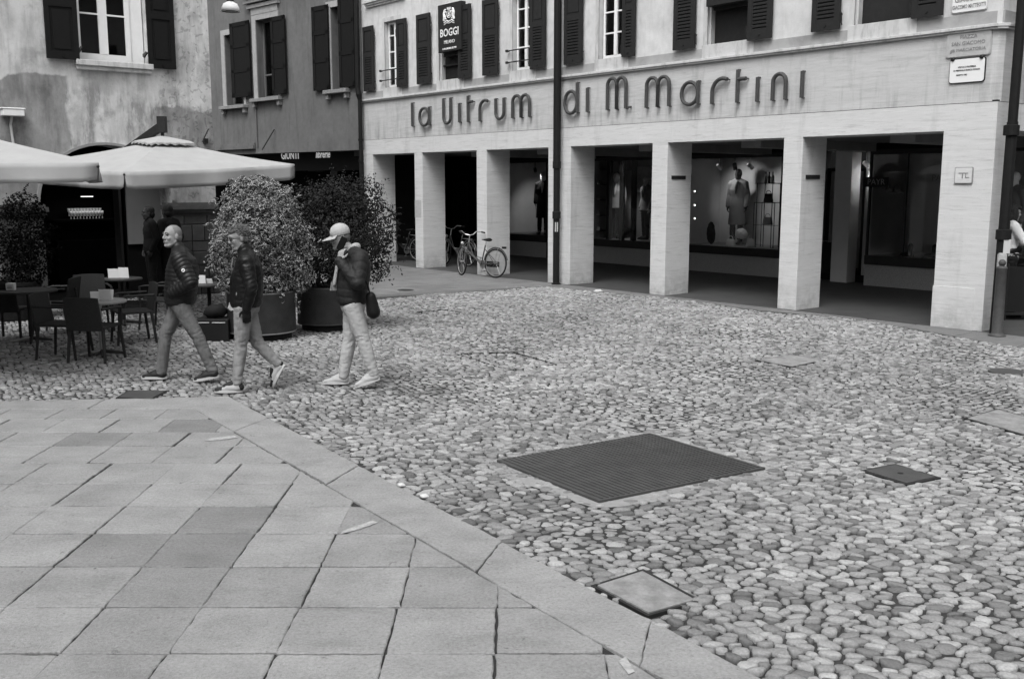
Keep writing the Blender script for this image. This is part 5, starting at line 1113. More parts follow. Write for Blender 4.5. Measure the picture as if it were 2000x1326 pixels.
def quilt(me, bones, pitch, amp, wob=.15, ztop=9.):
    a, n = arr(me); S, K = bone_coord(a, bones); S = S+wob*pitch*np.sin(a[:, 0]*23+a[:, 1]*17); w_ = np.abs(np.sin(math.pi*S/pitch))**.38; g_ = np.where(K == 0, np.clip((ztop-a[:, 2])/.04, 0, 1), 1.); put(me, a+n*((w_-.8)*amp*g_)[:, None])
def wrinkle(me, bones, amp, f=55., focus=None):
    a, n = arr(me); S, K = bone_coord(a, bones); ang = a[:, 0]*31+a[:, 1]*27; x = np.sin(S*f+2.2*np.sin(ang*.6+K)+1.3*np.sin(S*19+K*2))*.6+np.sin(S*f*1.7+ang*1.1+K*3)*.4
    wgt = np.full(len(a), .3)
    if focus is not None:
        for (p, r) in focus: wgt += 2.0*np.exp(-((a-np.array(p))**2).sum(1)/(r*r))
    put(me, a+n*(x*amp*wgt)[:, None])
def folds(me, amp, sc=(13, 13, 26), seed=0., focus=()):
    a, n = arr(me); d = np.empty(len(a))
    for i, c in enumerate(a):
        v = Vector((c[0]*sc[0]+seed+c[2]*4, c[1]*sc[1]+c[2]*3, c[2]*sc[2])); d[i] = (1-abs(noise.noise(v))*2.6)+.45*(1-abs(noise.noise(v*2.1))*2.6)
    w_ = np.full(len(a), .55)
    for (p, r) in focus: w_ += 1.0*np.exp(-((a-np.array(p))**2).sum(1)/(r*r))
    put(me, a+n*((d-.6)*amp*w_)[:, None])
def strands(t, me_hair, M3, centre, m, n, L, sweep, thick=.0022):
    a, nn = arr(me_hair.data); idx = rng.integers(0, len(a), n); bm = B()
    for i in idx:
        p = Vector(a[i]); d = Vector(nn[i]); 
        if d.z < -.6: continue
        s_ = (M3 @ Vector(sweep)); d2 = (d*.16+s_+Vector(rng.normal(0, .18, 3))).normalized(); l = L*rng.uniform(.6, 1.3); tube(bm, [p-d*.002, p+(d*.28+d2*.72).normalized()*l*.5, p+d2*l], [thick, thick*.8, thick*.25], 3, False)
    obj('hair_strands', bm, m, me_hair)
def shoe(parent, heel, toe, up, side_m, sole_m, lab=None, L=.29, tongue=None):
    heel, toe = Vector(heel), Vector(toe); f = (toe-heel).normalized(); u = Vector(up); u = (u-f*u.dot(f)).normalized(); l = u.cross(f); M = Matrix((f, l, u)).transposed().to_4x4(); M.translation = heel
    b = Blob(); b.cap((.045, 0, .07), (.05, 0, .105), .043, .040); b.cap((.04, 0, .045), (.14, 0, .045), .045, .046); b.cap((.14, 0, .04), (.235, 0, .026), .046, .034, .8, (0, 0, 1)); b.cap((.08, 0, .085), (.16, 0, .055), .035, .03)
    me = b.finish(.007, 2); a, _ = arr(me); a[:, 2] = np.maximum(a[:, 2], .016); put(me, a); me.transform(M); o = obj('shoe', me, side_m, parent, smooth=True)
    bm = B(); n = 20; P = []
    for k in range(n):
        t_ = 2*math.pi*k/n; x = .135+.142*math.cos(t_); w_ = .046*(1-.12*math.cos(t_*1)) if True else 0; P.append((x, w_*math.sin(t_)*(1.05 if math.cos(t_) > 0 else .9)))
    prism(bm, P, 0, .028); bmesh.ops.transform(bm, matrix=M, verts=bm.verts); obj('sole', bm, sole_m, o)
    if tongue is not None:
        b = Blob(); b.cap((.20, 0, .034), (.245, 0, .028), .040, .033, .75, (0, 0, 1)); b.cap((.012, 0, .05), (.03, 0, .09), .038, .034); b.cap((.09, 0, .09), (.16, 0, .06), .036, .034); me = b.finish(.008, 1); a, _ = arr(me); a[:, 2] = np.maximum(a[:, 2], .02); put(me, a); me.transform(M); obj('shoe_panel', me, tongue, o, smooth=True)
    return o
def hand(b, wrist, direc, palmn, curl=.5, s=1., spread=.0):
    """palm and five unequal bent fingers added to a blob; direc: wrist->knuckles, palmn: out of the palm"""
    w0 = Vector(wrist); d = Vector(direc).normalized(); p = Vector(palmn); p = (p-d*p.dot(d)).normalized(); l = d.cross(p)
    k0 = w0+d*.085*s; b.cap(w0, w0+d*.03*s, .026*s, .028*s, .7, p); b.cap(w0+d*.03*s+l*.014*s, k0+l*.02*s, .024*s, .022*s, .62, p); b.cap(w0+d*.03*s-l*.014*s, k0-l*.02*s, .024*s, .022*s, .62, p)
    for i, (o_, L_) in enumerate(((-.031, .075), (-.011, .085), (.010, .080), (.030, .062))):
        q = k0+l*o_*s; dd = (d+l*o_*spread*12).normalized(); c1 = curl*1.0; c2 = curl*2.1
        q1 = q+(dd*math.cos(c1)+p*math.sin(c1))*L_*.45*s; q2 = q1+(dd*math.cos(c2)+p*math.sin(c2))*L_*.33*s; q3 = q2+(dd*math.cos(c2+.5)+p*math.sin(c2+.5))*L_*.22*s
        b.cap(q, q1, .0095*s, .009*s, seg=8); b.cap(q1, q2, .009*s, .008*s, seg=8); b.cap(q2, q3, .008*s, .0065*s, seg=8)
    t0 = w0+d*.025*s-l*.026*s; t1 = t0+(d*.6-l*.7+p*.35).normalized()*.045*s; t2 = t1+(d*.9-l*.15+p*.45).normalized()*.035*s; b.cap(t0, t1, .013*s, .011*s, seg=8); b.cap(t1, t2, .011*s, .008*s, seg=8)
def head_parts(b, H, M3):
    h = lambda x, y, z: Vector(H)+M3 @ Vector((x, y, z))
    b.ell(h(-.012, 0, .028), (.096, .077, .092), M3); b.ell(h(.020, 0, -.030), (.068, .068, .090), M3); b.cap(h(.045, 0, -.095), h(.068, 0, -.098), .030, .022); b.cap(h(.0, .05, -.055), h(.05, .028, -.095), .025, .022); b.cap(h(.0, -.05, -.055), h(.05, -.028, -.095), .025, .022)
    b.cap(h(.086, 0, .022), h(.102, 0, -.018), .010, .013); b.cap(h(.098, .012, -.026), h(.098, -.012, -.026), .009, .009); b.cap(h(.078, .035, .030), h(.078, -.035, .030), .013, .013)
    b.ell(h(.062, .040, -.022), (.022, .022, .024)); b.ell(h(.056, -.038, -.026), (.022, .022, .024)); b.cap(h(.084, .022, -.058), h(.084, -.022, -.058), .008, .008); b.cap(h(.080, .018, -.070), h(.080, -.018, -.070), .009, .009)
    for s in (1, -1): b.ell(h(-.012, s*.079, -.005), (.020, .010, .032), M3)
    return h
def person(label, base, rz, J, build):
    t = thing('person', label, 'person', tuple(base), rz); build(t, J); return t
def eyes(t, h, m=None):
    for s in (1, -1): bm = B(); bmesh.ops.create_uvsphere(bm, u_segments=10, v_segments=8, radius=.0125, matrix=Matrix.Translation(h(.0745, s*.031, .012)) @ Matrix.Diagonal((.8, 1.1, .42, 1))); obj('eye', bm, m or LENS, t, smooth=True)
MOUTH = mat('lip_shade', .09, .7)
def brows(t, h, m):
    bm = B()
    for s in (1, -1): tube(bm, [h(.092, s*.014, .034), h(.090, s*.034, .040), h(.078, s*.05, .034)], .0042, 5)
    obj('eyebrow', bm, m, t)
    bm = B(); tube(bm, [h(.080, .024, -.062), h(.089, .008, -.064), h(.089, -.008, -.064), h(.080, -.024, -.062)], .0045, 5); obj('mouth', bm, MOUTH, t)
def hairshell(t, h, M3, m, vox=.007, disp=.004, parts=(), name='hair', ret=False):
    b = Blob()
    for c, r in parts: b.ell(h(*c), r, M3)
    me = b.finish(vox, 1); a, n = arr(me); put(me, a+n*(disp*np.sin(a[:, 0]*190+3*np.sin(a[:, 2]*80))*np.sin(a[:, 1]*170))[:, None]); return obj(name, me, m, t, smooth=True)
def base_body(J, M3, hands=(), neckr=.056, extra=None, vox=.0065):
    b = Blob(); h = head_parts(b, J['head'], M3)
    b.cap(h(-.02, 0, -.05), J['neck'], neckr, neckr+.006); b.cap(J['neck'], J['chest'], .07, .10); b.cap(J['chest'], J['pelvis'], .10, .10)
    for s in 'LR':
        b.cap(J['neck'], J['sho'+s], .05, .045); b.cap(J['sho'+s], J['elb'+s], .042, .034); b.cap(J['elb'+s], J['wri'+s], .033, .024)
        b.cap(J['pelvis'], J['hip'+s], .08, .07); b.cap(J['hip'+s], J['kne'+s], .07, .048); b.cap(J['kne'+s], J['ank'+s], .046, .034)
        b.cap(J['ank'+s], J['toe'+s], .030, .022)
    for a_ in hands: hand(b, *a_)
    if extra: extra(b, h)
    return b.finish(vox, 2, 'body'), h
def trousers(J, r=(.108, .072, .060), waist=None, vox=.011, amp=.004):
    b = Blob(); P = Vector(J['pelvis']); b.ell(P+Vector((-.01, 0, -.02)), (.135, .170, .13)); b.ell(P+Vector((-.015, 0, .07)), (.120, .155, .07)); bones = []
    for s in 'LR':
        H, K, A = Vector(J['hip'+s]), Vector(J['kne'+s]), Vector(J['ank'+s]); b.cap(H+Vector((0, 0, .02)), H.lerp(K, .45), r[0], r[0]*.86); b.cap(H.lerp(K, .45), K, r[0]*.86, r[1]); b.cap(K, K.lerp(A, .4), r[1], r[1]*.98); b.cap(K.lerp(A, .4), A, r[1]*.98, r[2]); bones += [(H, K, .1, 0.), (K, A, .07, .45)]
    me = b.finish(vox, 3, 'trousers'); folds(me, amp*1.5, focus=[(J['kneL'], .10), (J['kneR'], .10), (J['ankL'], .12), (J['ankR'], .12), (J['pelvis'], .12)], seed=J['head'][0]*70); return me
def jacket(J, torso, arms, vox=.010, collar=None, smooth=3):
    """torso: rings (x,y,z,rx,ry) from hem to neck; arms: radii"""
    b = Blob(); loft(b.bm, torso, 22)
    for s in 'LR':
        r = arms; b.cap(J['sho'+s], Vector(J['sho'+s]).lerp(Vector(J['elb'+s]), .5), r[0], r[1]); b.cap(Vector(J['sho'+s]).lerp(Vector(J['elb'+s]), .5), J['elb'+s], r[1], r[2]); b.cap(J['elb'+s], J['wri'+s], r[2], r[3]); b.cap(J['neck'], J['sho'+s], r[0]*.85, r[0]*.98)
    if collar: b.cap(collar[0], collar[1], collar[2], collar[3])
    me = b.finish(vox, smooth, 'jacket'); bones = [(torso[0][:3], torso[-1][:3], .17, 0.)]+[q for s in 'LR' for q in ((J['sho'+s], J['elb'+s], arms[1], .01), (J['elb'+s], J['wri'+s], arms[2], .30))]; return me, bones
def rot3(yaw, pitch=0., roll=0.): return (Matrix.Rotation(yaw, 3, 'Z') @ Matrix.Rotation(pitch, 3, 'Y') @ Matrix.Rotation(roll, 3, 'X'))

# --- the laughing man in the quilted jacket (local: x forward, y to his left = towards the camera, z up)
f1 = G(362, 744)
J = dict(head=(.062, .0, 1.585), neck=(.0, 0, 1.43), chest=(-.03, 0, 1.20), pelvis=(.02, 0, .90), shoL=(-.045, .175, 1.36), shoR=(.0, -.175, 1.37), elbL=(-.17, .255, 1.11), elbR=(-.02, -.24, 1.10), wriL=(.035, .19, 1.0), wriR=(.10, -.15, 1.0),
         hipL=(.0, .095, .86), hipR=(.03, -.095, .86), kneL=(-.185, .10, .50), kneR=(.215, -.09, .50), ankL=(-.32, .09, .135), ankR=(.275, -.09, .10), toeL=(-.16, .10, .05), toeR=(.42, -.09, .04))
def b1(t, J):
    M3 = rot3(R(46), R(-3)); me, h = base_body(J, M3, [((.03, .15, .96), (.4, -.35, -.8), (0, -1, 0), .3), ((.10, -.14, .96), (.2, .4, -.8), (0, 1, 0), .3)]); body = obj('body', me, SKIN, t, smooth=True)
    eyes(t, h); brows(t, h, HAIRD); hs_ = hairshell(t, h, M3, STUB, parts=[((-.019, 0, .0335), (.0935, .0785, .0895)), ((-.045, 0, -.01), (.064, .076, .07))], disp=.0012)
    b = Blob(); b.ell(h(.052, 0, -.098), (.036, .044, .024), M3); me = b.finish(.006, 1); obj('beard', me, mat('stubble', .24, .8, .3, 120.), t, smooth=True)
    b = Blob(); b.ell(h(.081, 0, -.0625), (.010, .021, .0065), M3); me = b.finish(.003, 0); obj('teeth', me, PAPER, t, smooth=True)
    me = trousers(J, (.100, .069, .058), amp=.0030); obj('jeans', me, JEAN1, t, smooth=True)
    me, bones = jacket(J, [(.01, 0, .84, .14, .18), (.01, 0, .88, .165, .205), (.0, 0, 1.0, .175, .21), (-.02, 0, 1.12, .175, .215), (-.03, 0, 1.24, .17, .21), (-.035, 0, 1.34, .14, .19), (-.01, 0, 1.42, .085, .11), (.0, 0, 1.46, .07, .075)], (.092, .086, .080, .062), collar=((-.01, 0, 1.42), (.01, 0, 1.472), .074, .070))
    quilt(me, bones, .045, .0105, ztop=1.31); folds(me, .0016, (12, 12, 12), 5.); jk = obj('quilted_jacket', me, PUFF, t, smooth=True)
    bm = B(); e = Vector((-.115, .295, 1.245)); lathe(bm, [(.0, .0), (.019, .0), (.019, .004), (0, .004)], 14, M=Matrix.Translation(e+Vector((.0, .015, -.0))) @ Matrix.Rotation(-math.pi/2, 4, 'X')); lathe(bm, [(.0, .0), (.0, .0)], 4) if False else None; obj('sleeve_badge', bm, PAPER, jk)
    bm = B(); boxm(bm, Matrix.Translation(e+Vector((.0, .021, 0))) @ Matrix.Rotation(R(25), 4, 'Y'), .022, .003, .007); obj('badge_mark', bm, IRON, jk)
    shoe(t, (.225, -.09, .012), (.5, -.10, .012), (0, 0, 1), SHOED, SHOEW); shoe(t, (-.385, .09, .055), (-.12, .11, .012), (.15, 0, 1), SHOED, SHOEW)
person('laughing man with cropped grey hair in a dark quilted jacket and jeans, walking left', f1, math.pi+R(4), J, b1)

# --- the man with glasses in the leather jacket
f2 = G(484, 764)
J = dict(head=(.035, .0, 1.595), neck=(-.04, 0, 1.44), chest=(-.055, 0, 1.22), pelvis=(-.015, 0, .92), shoL=(-.08, .175, 1.37), shoR=(-.02, -.17, 1.37), elbL=(-.135, .25, 1.10), elbR=(.05, -.24, 1.12), wriL=(-.075, .225, .90), wriR=(.135, -.17, .97),
         hipL=(-.01, .09, .87), hipR=(.0, -.09, .87), kneL=(.03, .09, .50), kneR=(-.10, -.09, .50), ankL=(.085, .09, .11), ankR=(-.30, -.10, .27), toeL=(.22, .10, .04), toeR=(-.28, -.10, .12))
def b2(t, J):
    M3 = rot3(R(30), R(14)); me, h = base_body(J, M3, [((-.075, .225, .90), (.05, -.1, -1), (.2, -1, 0), .35), ((.135, -.17, .97), (.3, .1, -1), (0, 1, 0), .4)]); obj('body', me, SKIN, t, smooth=True)
    eyes(t, h); brows(t, h, HAIRD); hs_ = hairshell(t, h, M3, HAIRG, parts=[((-.026, 0, .042), (.094, .081, .085)), ((.030, .005, .083), (.052, .058, .034)), ((-.048, 0, -.01), (.062, .077, .070))], disp=.0016, ret=True); strands(t, hs_, M3, None, HAIRG, 900, .030, (-.9, .1, .05)); strands(t, hs_, M3, None, CLOTHM, 500, .030, (-.9, .1, .0))
    b = Blob(); b.ell(h(.052, 0, -.096), (.036, .044, .026), M3); me = b.finish(.006, 1); obj('beard', me, STUB, t, smooth=True)
    gl = B()
    for s in (1, -1): box_ = boxm(gl, Matrix.Translation(h(.092, s*.034, .008)) @ (M3.to_4x4()), .004, .046, .030); tube(gl, [h(.098, s*.058, .014), h(.04, s*.078, .012), h(-.01, s*.084, .006)], .0035, 5)
    tube(gl, [h(.104, .012, .012), h(.104, -.012, .012)], .004, 5); obj('glasses', gl, IRON, t)
    me = trousers(J, (.100, .066, .052), amp=.0036); obj('jeans', me, JEAN2, t, smooth=True)
    me, bones = jacket(J, [(-.02, 0, .89, .145, .18), (-.02, 0, .93, .165, .195), (-.03, 0, 1.06, .165, .195), (-.04, 0, 1.2, .165, .20), (-.06, 0, 1.32, .135, .19), (-.05, 0, 1.40, .10, .14), (-.035, 0, 1.46, .075, .085)], (.082, .072, .064, .048), collar=((-.04, 0, 1.43), (-.02, 0, 1.49), .074, .072))
    folds(me, .0048, (11, 11, 20), 3., [(J['elbL'], .13), (J['shoL'], .12)]); jk = obj('leather_jacket', me, LEATH, t, smooth=True)
    bm = B(); tube(bm, [(.085, .045, 1.40), (.10, .05, 1.32), (.108, .02, 1.22)], .006, 5); obj('zip', bm, METAL, jk); bm = B(); tube(bm, [(.03, .172, 1.06), (.035, .172, 1.02)], .009, 6); obj('pocket_zip_pull', bm, METAL, jk)
    b = Blob(); hand(b, (-.075, .225, .90), (.05, -.1, -1), (.2, -1, 0), .35, 1.12); me = b.finish(.007, 1); obj('glove', me, LEATH, t, smooth=True)
    shoe(t, (.04, .09, .012), (.31, .11, .012), (0, 0, 1), SHOEP, SHOEW, tongue=SHOED); shoe(t, (-.375, -.10, .255), (-.255, -.10, .03), (.85, 0, .45), SHOEP, SHOEW, tongue=SHOED)
person('grey haired man in glasses and a black leather jacket with black and white trainers', f2, math.pi+R(2), J, b2)

# --- the man on the phone
f3 = G(692, 754)
J = dict(head=(.115, .0, 1.585), neck=(.0, 0, 1.44), chest=(-.055, 0, 1.22), pelvis=(-.0, 0, .90), shoL=(-.10, .175, 1.385), shoR=(-.02, -.17, 1.385), elbL=(-.075, .29, 1.135), elbR=(.0, -.24, 1.12), wriL=(.105, .19, 1.35), wriR=(.0, -.20, .93),
         hipL=(-.01, .095, .87), hipR=(.0, -.095, .87), kneL=(-.115, .10, .50), kneR=(.04, -.09, .50), ankL=(-.205, .10, .16), ankR=(.12, -.09, .10), toeL=(-.08, .10, .05), toeR=(.26, -.09, .03))
def b3(t, J):
    M3 = rot3(R(20), R(10)); me, h = base_body(J, M3, [((.105, .185, 1.355), (-.12, -.30, .92), (-.55, -.70, 0), .42), ((.0, -.16, .93), (.0, .3, -1), (0, 1, 0), .4)]); obj('body', me, SKIN, t, smooth=True)
    eyes(t, h); brows(t, h, HAIRG); hairshell(t, h, M3, HAIRG, parts=[((-.04, 0, -.005), (.074, .081, .075))], disp=.002)
    b = Blob(); b.ell(h(-.015, 0, .060), (.108, .090, .092), M3); me = b.finish(.007, 2); a, n = arr(me); M3i = np.array(M3.inverted()); loc = (a-np.array(J['head']))@M3i.T; cut = loc[:, 2] < .030; loc[cut, 2] = .030; put(me, loc@np.array(M3).T+np.array(J['head'])); cap_ = obj('cap', me, CAPM, t, smooth=True)
    bm = B(); top_, bot_ = [], []
    for k in range(13): a_ = -1.15+2.3*k/12; x = -.005+.195*math.cos(a_)*(1.0 if True else 1); y = .088*math.sin(a_)/math.sin(1.15); top_.append((x, y, .030-.30*(x-.06)*.6-.25*y*y*8))
    inn = [(.045-.0*abs(p[1]), p[1]*.96, .040) for p in top_]
    va = [bm.verts.new(h(*p)) for p in top_]; vi = [bm.verts.new(h(*p)) for p in inn]; vb = [bm.verts.new(h(p[0], p[1], p[2]-.006)) for p in top_]; vj = [bm.verts.new(h(p[0], p[1], p[2]-.010)) for p in inn]
    for k in range(12): bm.faces.new((vi[k], va[k], va[k+1], vi[k+1])); bm.faces.new((vj[k], vj[k+1], vb[k+1], vb[k])); bm.faces.new((va[k], vb[k], vb[k+1], va[k+1]))
    obj('peak', bm, CAPM, cap_, smooth=True)
    me = trousers(J, (.108, .074, .058), amp=.0030); obj('trousers', me, CHINO, t, smooth=True)
    me, bones = jacket(J, [(.0, 0, .88, .14, .185), (.0, 0, .92, .16, .20), (-.0, 0, 1.04, .17, .205), (-.03, 0, 1.2, .17, .205), (-.055, 0, 1.32, .15, .195), (-.04, 0, 1.41, .11, .14), (-.01, 0, 1.46, .08, .09)], (.094, .084, .076, .056))
    quilt(me, bones, .085, .008); folds(me, .0035, (12, 12, 22), 7., [(J['elbL'], .13)]); obj('padded_jacket', me, PUFF2, t, smooth=True)
    b = Blob(); b.cap((.06, .05, 1.455), (-.02, .06, 1.475), .045, .045); b.cap((-.02, .06, 1.475), (-.06, 0, 1.49), .045, .045); b.cap((-.06, 0, 1.49), (-.0, -.07, 1.47), .045, .045); b.cap((.0, -.07, 1.47), (.07, -.02, 1.44), .045, .045); b.cap((.07, .03, 1.43), (.145, .06, 1.28), .032, .035, .6, (1, .2, .4)); b.cap((.145, .06, 1.28), (.175, .075, 1.12), .035, .042, .5, (1, .2, .2)); me = b.finish(.009, 1); sc3 = obj('scarf', me, SCARF, t, smooth=True)
    bm = B()
    for k in range(7): tube(bm, [(.165+.012*(k-3), .075+.012*(k-3)*.5, 1.13), (.175+.014*(k-3), .08+.014*(k-3)*.5, 1.04)], .005, 4)
    obj('fringe', bm, SCARF, sc3)
    # shoes
    shoe(t, (.065, -.09, .012), (.34, -.10, .012), (0, 0, 1), SHOEP, SHOEW); shoe(t, (-.275, .10, .085), (-.04, .12, .012), (.28, 0, 1), SHOEP, SHOEW)
    # shoulder bag worn across the body
    b = Blob(); b.cap((-.20, .17, .98), (-.225, .17, .82), .055, .075, .9, (0, 1, 0)); me = b.finish(.010, 2); bg_ = obj('shoulder_bag', me, LEATH, t, smooth=True)
    bm = B(); tube(bm, [(-.2, .20, .98), (-.17, .215, 1.12), (-.11, .215, 1.25), (-.03, .08, 1.47)], .011, 5); obj('strap', bm, LEATH, bg_)
person('man in a pale cap and scarf phoning, dark padded jacket and cream trousers', f3, math.pi+R(6), J, b3)
# the phone he holds (a thing of its own)
bm = B(); box(bm, -.037, .037, -.005, .005, -.075, .075); bmesh.ops.bevel(bm, geom=bm.edges[:], offset=.004, segments=2, affect='EDGES'); ph = obj('phone', bm, LENS)
Mw = Matrix.Translation(f3) @ Matrix.Rotation(math.pi+R(6), 4, 'Z') @ Matrix.Translation((.085, .118, 1.53)) @ Matrix.Rotation(R(-20), 4, 'Z') @ Matrix.Rotation(R(-28), 4, 'Y'); ph.matrix_world = Mw
tag(ph, 'black phone held to the ear of the man in the cap', 'phone')

# --- standing figures: dark pair under the arch, woman in white at the right edge
def standing(label, base, rz, hair, top_m, leg_m, long_hair=False, h_=1.0, face=SKIN, armdir=None, skirt=False):
    J = dict(head=(.03, 0, 1.56), neck=(0, 0, 1.42), chest=(-.01, 0, 1.2), pelvis=(0, 0, .92), shoL=(0, .165, 1.36), shoR=(0, -.165, 1.36), elbL=(-.04, .23, 1.10), elbR=(-.04, -.23, 1.10), wriL=(.06, .20, .90), wriR=(.06, -.2, .90), hipL=(0, .09, .87), hipR=(0, -.09, .87), kneL=(.02, .09, .48), kneR=(.0, -.10, .48), ankL=(0, .09, .09), ankR=(-.02, -.11, .09), toeL=(.14, .1, .03), toeR=(.12, -.12, .03))
    if armdir: J.update(armdir)
    t = thing('person', label, 'person', tuple(base), rz); t.scale = (h_, h_, h_); M3 = rot3(0, R(5)); me, h = base_body(J, M3, [(J['wriL'], (.3, -.1, -1), (0, -1, 0), .4), (J['wriR'], (.3, .1, -1), (0, 1, 0), .4)], vox=.010); obj('body', me, face, t, smooth=True)
    eyes(t, h)
    pr = [((-.028, 0, .04), (.098, .088, .092)), ((-.055, 0, -.03), (.065, .084, .08))]
    if long_hair: pr += [((-.05, 0, -.08), (.07, .095, .10)), ((-.0, .075, -.03), (.05, .03, .11)), ((-.0, -.075, -.03), (.05, .03, .11)), ((.05, 0, .085), (.05, .07, .03))]
    hairshell(t, h, M3, hair, parts=pr, disp=.003)
    me = trousers(J, (.105, .07, .058)); obj('trousers', me, leg_m, t, smooth=True)
    me, bones = jacket(J, [(0, 0, .86, .13, .175), (0, 0, .95, .14, .18), (-.01, 0, 1.1, .13, .165), (-.01, 0, 1.25, .14, .18), (-.01, 0, 1.36, .11, .17), (0, 0, 1.43, .07, .08)], (.075, .066, .058, .045)); wrinkle(me, bones, .004); obj('top', me, top_m, t, smooth=True)
    for s in 'LR': a = Vector(J['ank'+s]); shoe(t, (a.x-.05, a.y, .012), (a.x+.2, a.y*1.1, .012), (0, 0, 1), SHOED, SHOED)
    return t
q1 = FA.world(fa(292, 420, -.25)[0], -.25); standing('dark clothed person standing against the pale screen under the arch', q1, R(215), HAIRD, CLOTHD, CLOTHD, face=mat('skin_silhouette', .05, .7), h_=1.03)  # silhouette darkness under the arch painted into the skin colour
q2 = FA.world(fa(329, 430, -.35)[0], -.35); standing('person in black at the arch jamb, behind the laughing man', q2, R(150), HAIRD, CLOTHD, CLOTHD, face=MATS['skin_silhouette'], h_=1.04)
wp = at(1973, 450, 16.2); wt_ = standing('woman with dark bobbed hair in a white top behind the corner drainpipe', (wp.x, wp.y, 0), R(-5), HAIRD, CLOTHW, CLOTHD, True, h_=1.075, armdir=dict(elbL=(.10, .25, 1.14), wriL=(.28, .2, 1.22), elbR=(.12, -.25, 1.14), wriR=(.34, -.2, 1.20)))
bm = B(); b = Blob(); b.cap((.10, -.10, 1.03), (-.02, -.17, 1.0), .055, .045, .6, (0, 1, 0)); me = b.finish(.01, 1); obj('belt_bag', me, LEATH, wt_, smooth=True)

# ================================================================ RIGHT EDGE: bollard, screen panel, bicycle handlebars
bp = G(1947, 656); t = thing('bollard', 'dark iron bollard with a ball top beside the corner drainpipe', 'bollard', tuple(bp))
bm = B(); lathe(bm, [(.12, 0), (.12, .015), (.085, .03), (.075, .05), (.07, .95), (.075, .96), (.075, .98), (.05, .99), (.035, 1.0)], 20); obj('post', bm, mat('bollard_iron', .06, .5, .3, 20.), t, smooth=True); bm = B(); bmesh.ops.create_uvsphere(bm, u_segments=16, v_segments=10, radius=.05, matrix=Matrix.Translation((0, 0, 1.04))); obj('ball', bm, MATS['bollard_iron'], t, smooth=True)
a = G(1962, 626); t = thing('terrace_screen', 'low black terrace screen on a rail at the right edge', 'screen', tuple(a), .0)
bm = B(); box(bm, -.02, 1.6, 0, .02, .14, .85); obj('panel', bm, BLACK, t); bm = B(); box(bm, -.04, 1.6, -.02, .04, .09, .13); obj('rail', bm, IRON, t)
for x in (.0, 1.2): bm = B(); tube(bm, [(x, .01, 0), (x, .01, .9)], .02, 6); obj('post', bm, IRON, t)
bicycle('dark bicycle parked behind the black screen, only its handlebar and saddle showing', Vector((a.x+.75, a.y+.28, 0)), R(185), R(20), FRD)

# ================================================================ DISPLAYS
def mannequin(label, base, rz, coat, z0, h_=1., longc=True, white=True, hat=False, legs=CLOTHD):
    J = dict(head=(.02, 0, 1.60), neck=(0, 0, 1.46), chest=(0, 0, 1.22), pelvis=(0, 0, .92), shoL=(0, .17, 1.38), shoR=(0, -.17, 1.38), elbL=(-.04, .22, 1.12), elbR=(-.04, -.22, 1.12), wriL=(.05, .22, .88), wriR=(.05, -.22, .88), hipL=(0, .09, .87), hipR=(0, -.09, .87), kneL=(.03, .09, .48), kneR=(.0, -.1, .48), ankL=(.02, .09, .09), ankR=(-.04, -.12, .09), toeL=(.16, .1, .03), toeR=(.1, -.14, .03))
    shirt = white or 'suit' in label; t = thing('mannequin', label, 'mannequin', (base[0], base[1], z0), rz, 'mannequins in the shop displays'); t.scale = (h_,)*3
    me, h = base_body(J, rot3(0), [(J['wriL'], (.1, 0, -1), (0, -1, 0), .3), (J['wriR'], (.1, 0, -1), (0, 1, 0), .3)], vox=.012); obj('body', me, WHITEP if white else CLOTHD, t, smooth=True)
    tr = [(0, 0, .45 if longc else .80, .17, .21), (0, 0, .62 if longc else .86, .155, .20), (0, 0, .92, .14, .18), (0, 0, 1.08, .12, .16), (0, 0, 1.25, .145, .19), (0, 0, 1.38, .10, .17), (0, 0, 1.46, .07, .08)]
    me, bones = jacket(J, tr, (.075, .066, .06, .05)); wrinkle(me, bones, .006, 30.); o = obj('coat', me, coat, t, smooth=True)
    bm = B(); tube(bm, [(.11, .03, 1.44), (.152, .01, 1.3), (.15, .0, 1.15)], [.02, .035, .01], 6); obj('shirt', bm, WHITEP if shirt else CLOTHD, o)
    me = trousers(J, (.10, .07, .06)); obj('trousers', me, legs, t, smooth=True)
    if hat: hairshell(t, h, rot3(0), CLOTHW, parts=[((-.005, 0, .055), (.10, .086, .07))], name='hat', disp=.001)
    for s in 'LR': a = Vector(J['ank'+s]); shoe(t, (a.x-.05, a.y, .012), (a.x+.2, a.y*1.1, .012), (0, 0, 1), SHOED if not hat else SHOEP, SHOED)
    return t
COATP = mat('trench_cloth', .12, .85, .1, 8., coords='O'); SUITG = mat('suit_cloth', .22, .85, .15, 12., coords='O')
fd = -math.pi/2+FF.ang
def dpos(px_, w_): x = FF.X(px_, 420, w_); return FF.world(x, w_)
mannequin('mannequin in a long pale trench coat in the large lit window', dpos(1440, 5.7), fd+.3, COATP, .645, 1.08, white=False)
mannequin('mannequin in a grey suit in the window beside the shoe shelves', dpos(1203, 5.3), fd+.5, SUITG, .645, 1.04, False)
mannequin('mannequin in a pale jacket at the right end of the suit window', dpos(1262, 5.4), fd-.2, SUITG, .645, .98, False, white=True)
mannequin('mannequin with a pale cap and open dark coat in the far narrow window', dpos(1061, 5.4), fd+.6, CLOTHD, .645, 1.06, True, hat=True)
cq = at(1981, 380, 18.3); mannequin('mannequin in a pale open coat behind the woman at the right edge', (cq.x, cq.y), R(200), COATP, .55, 1.05)
DPIN = bpy.data.lights
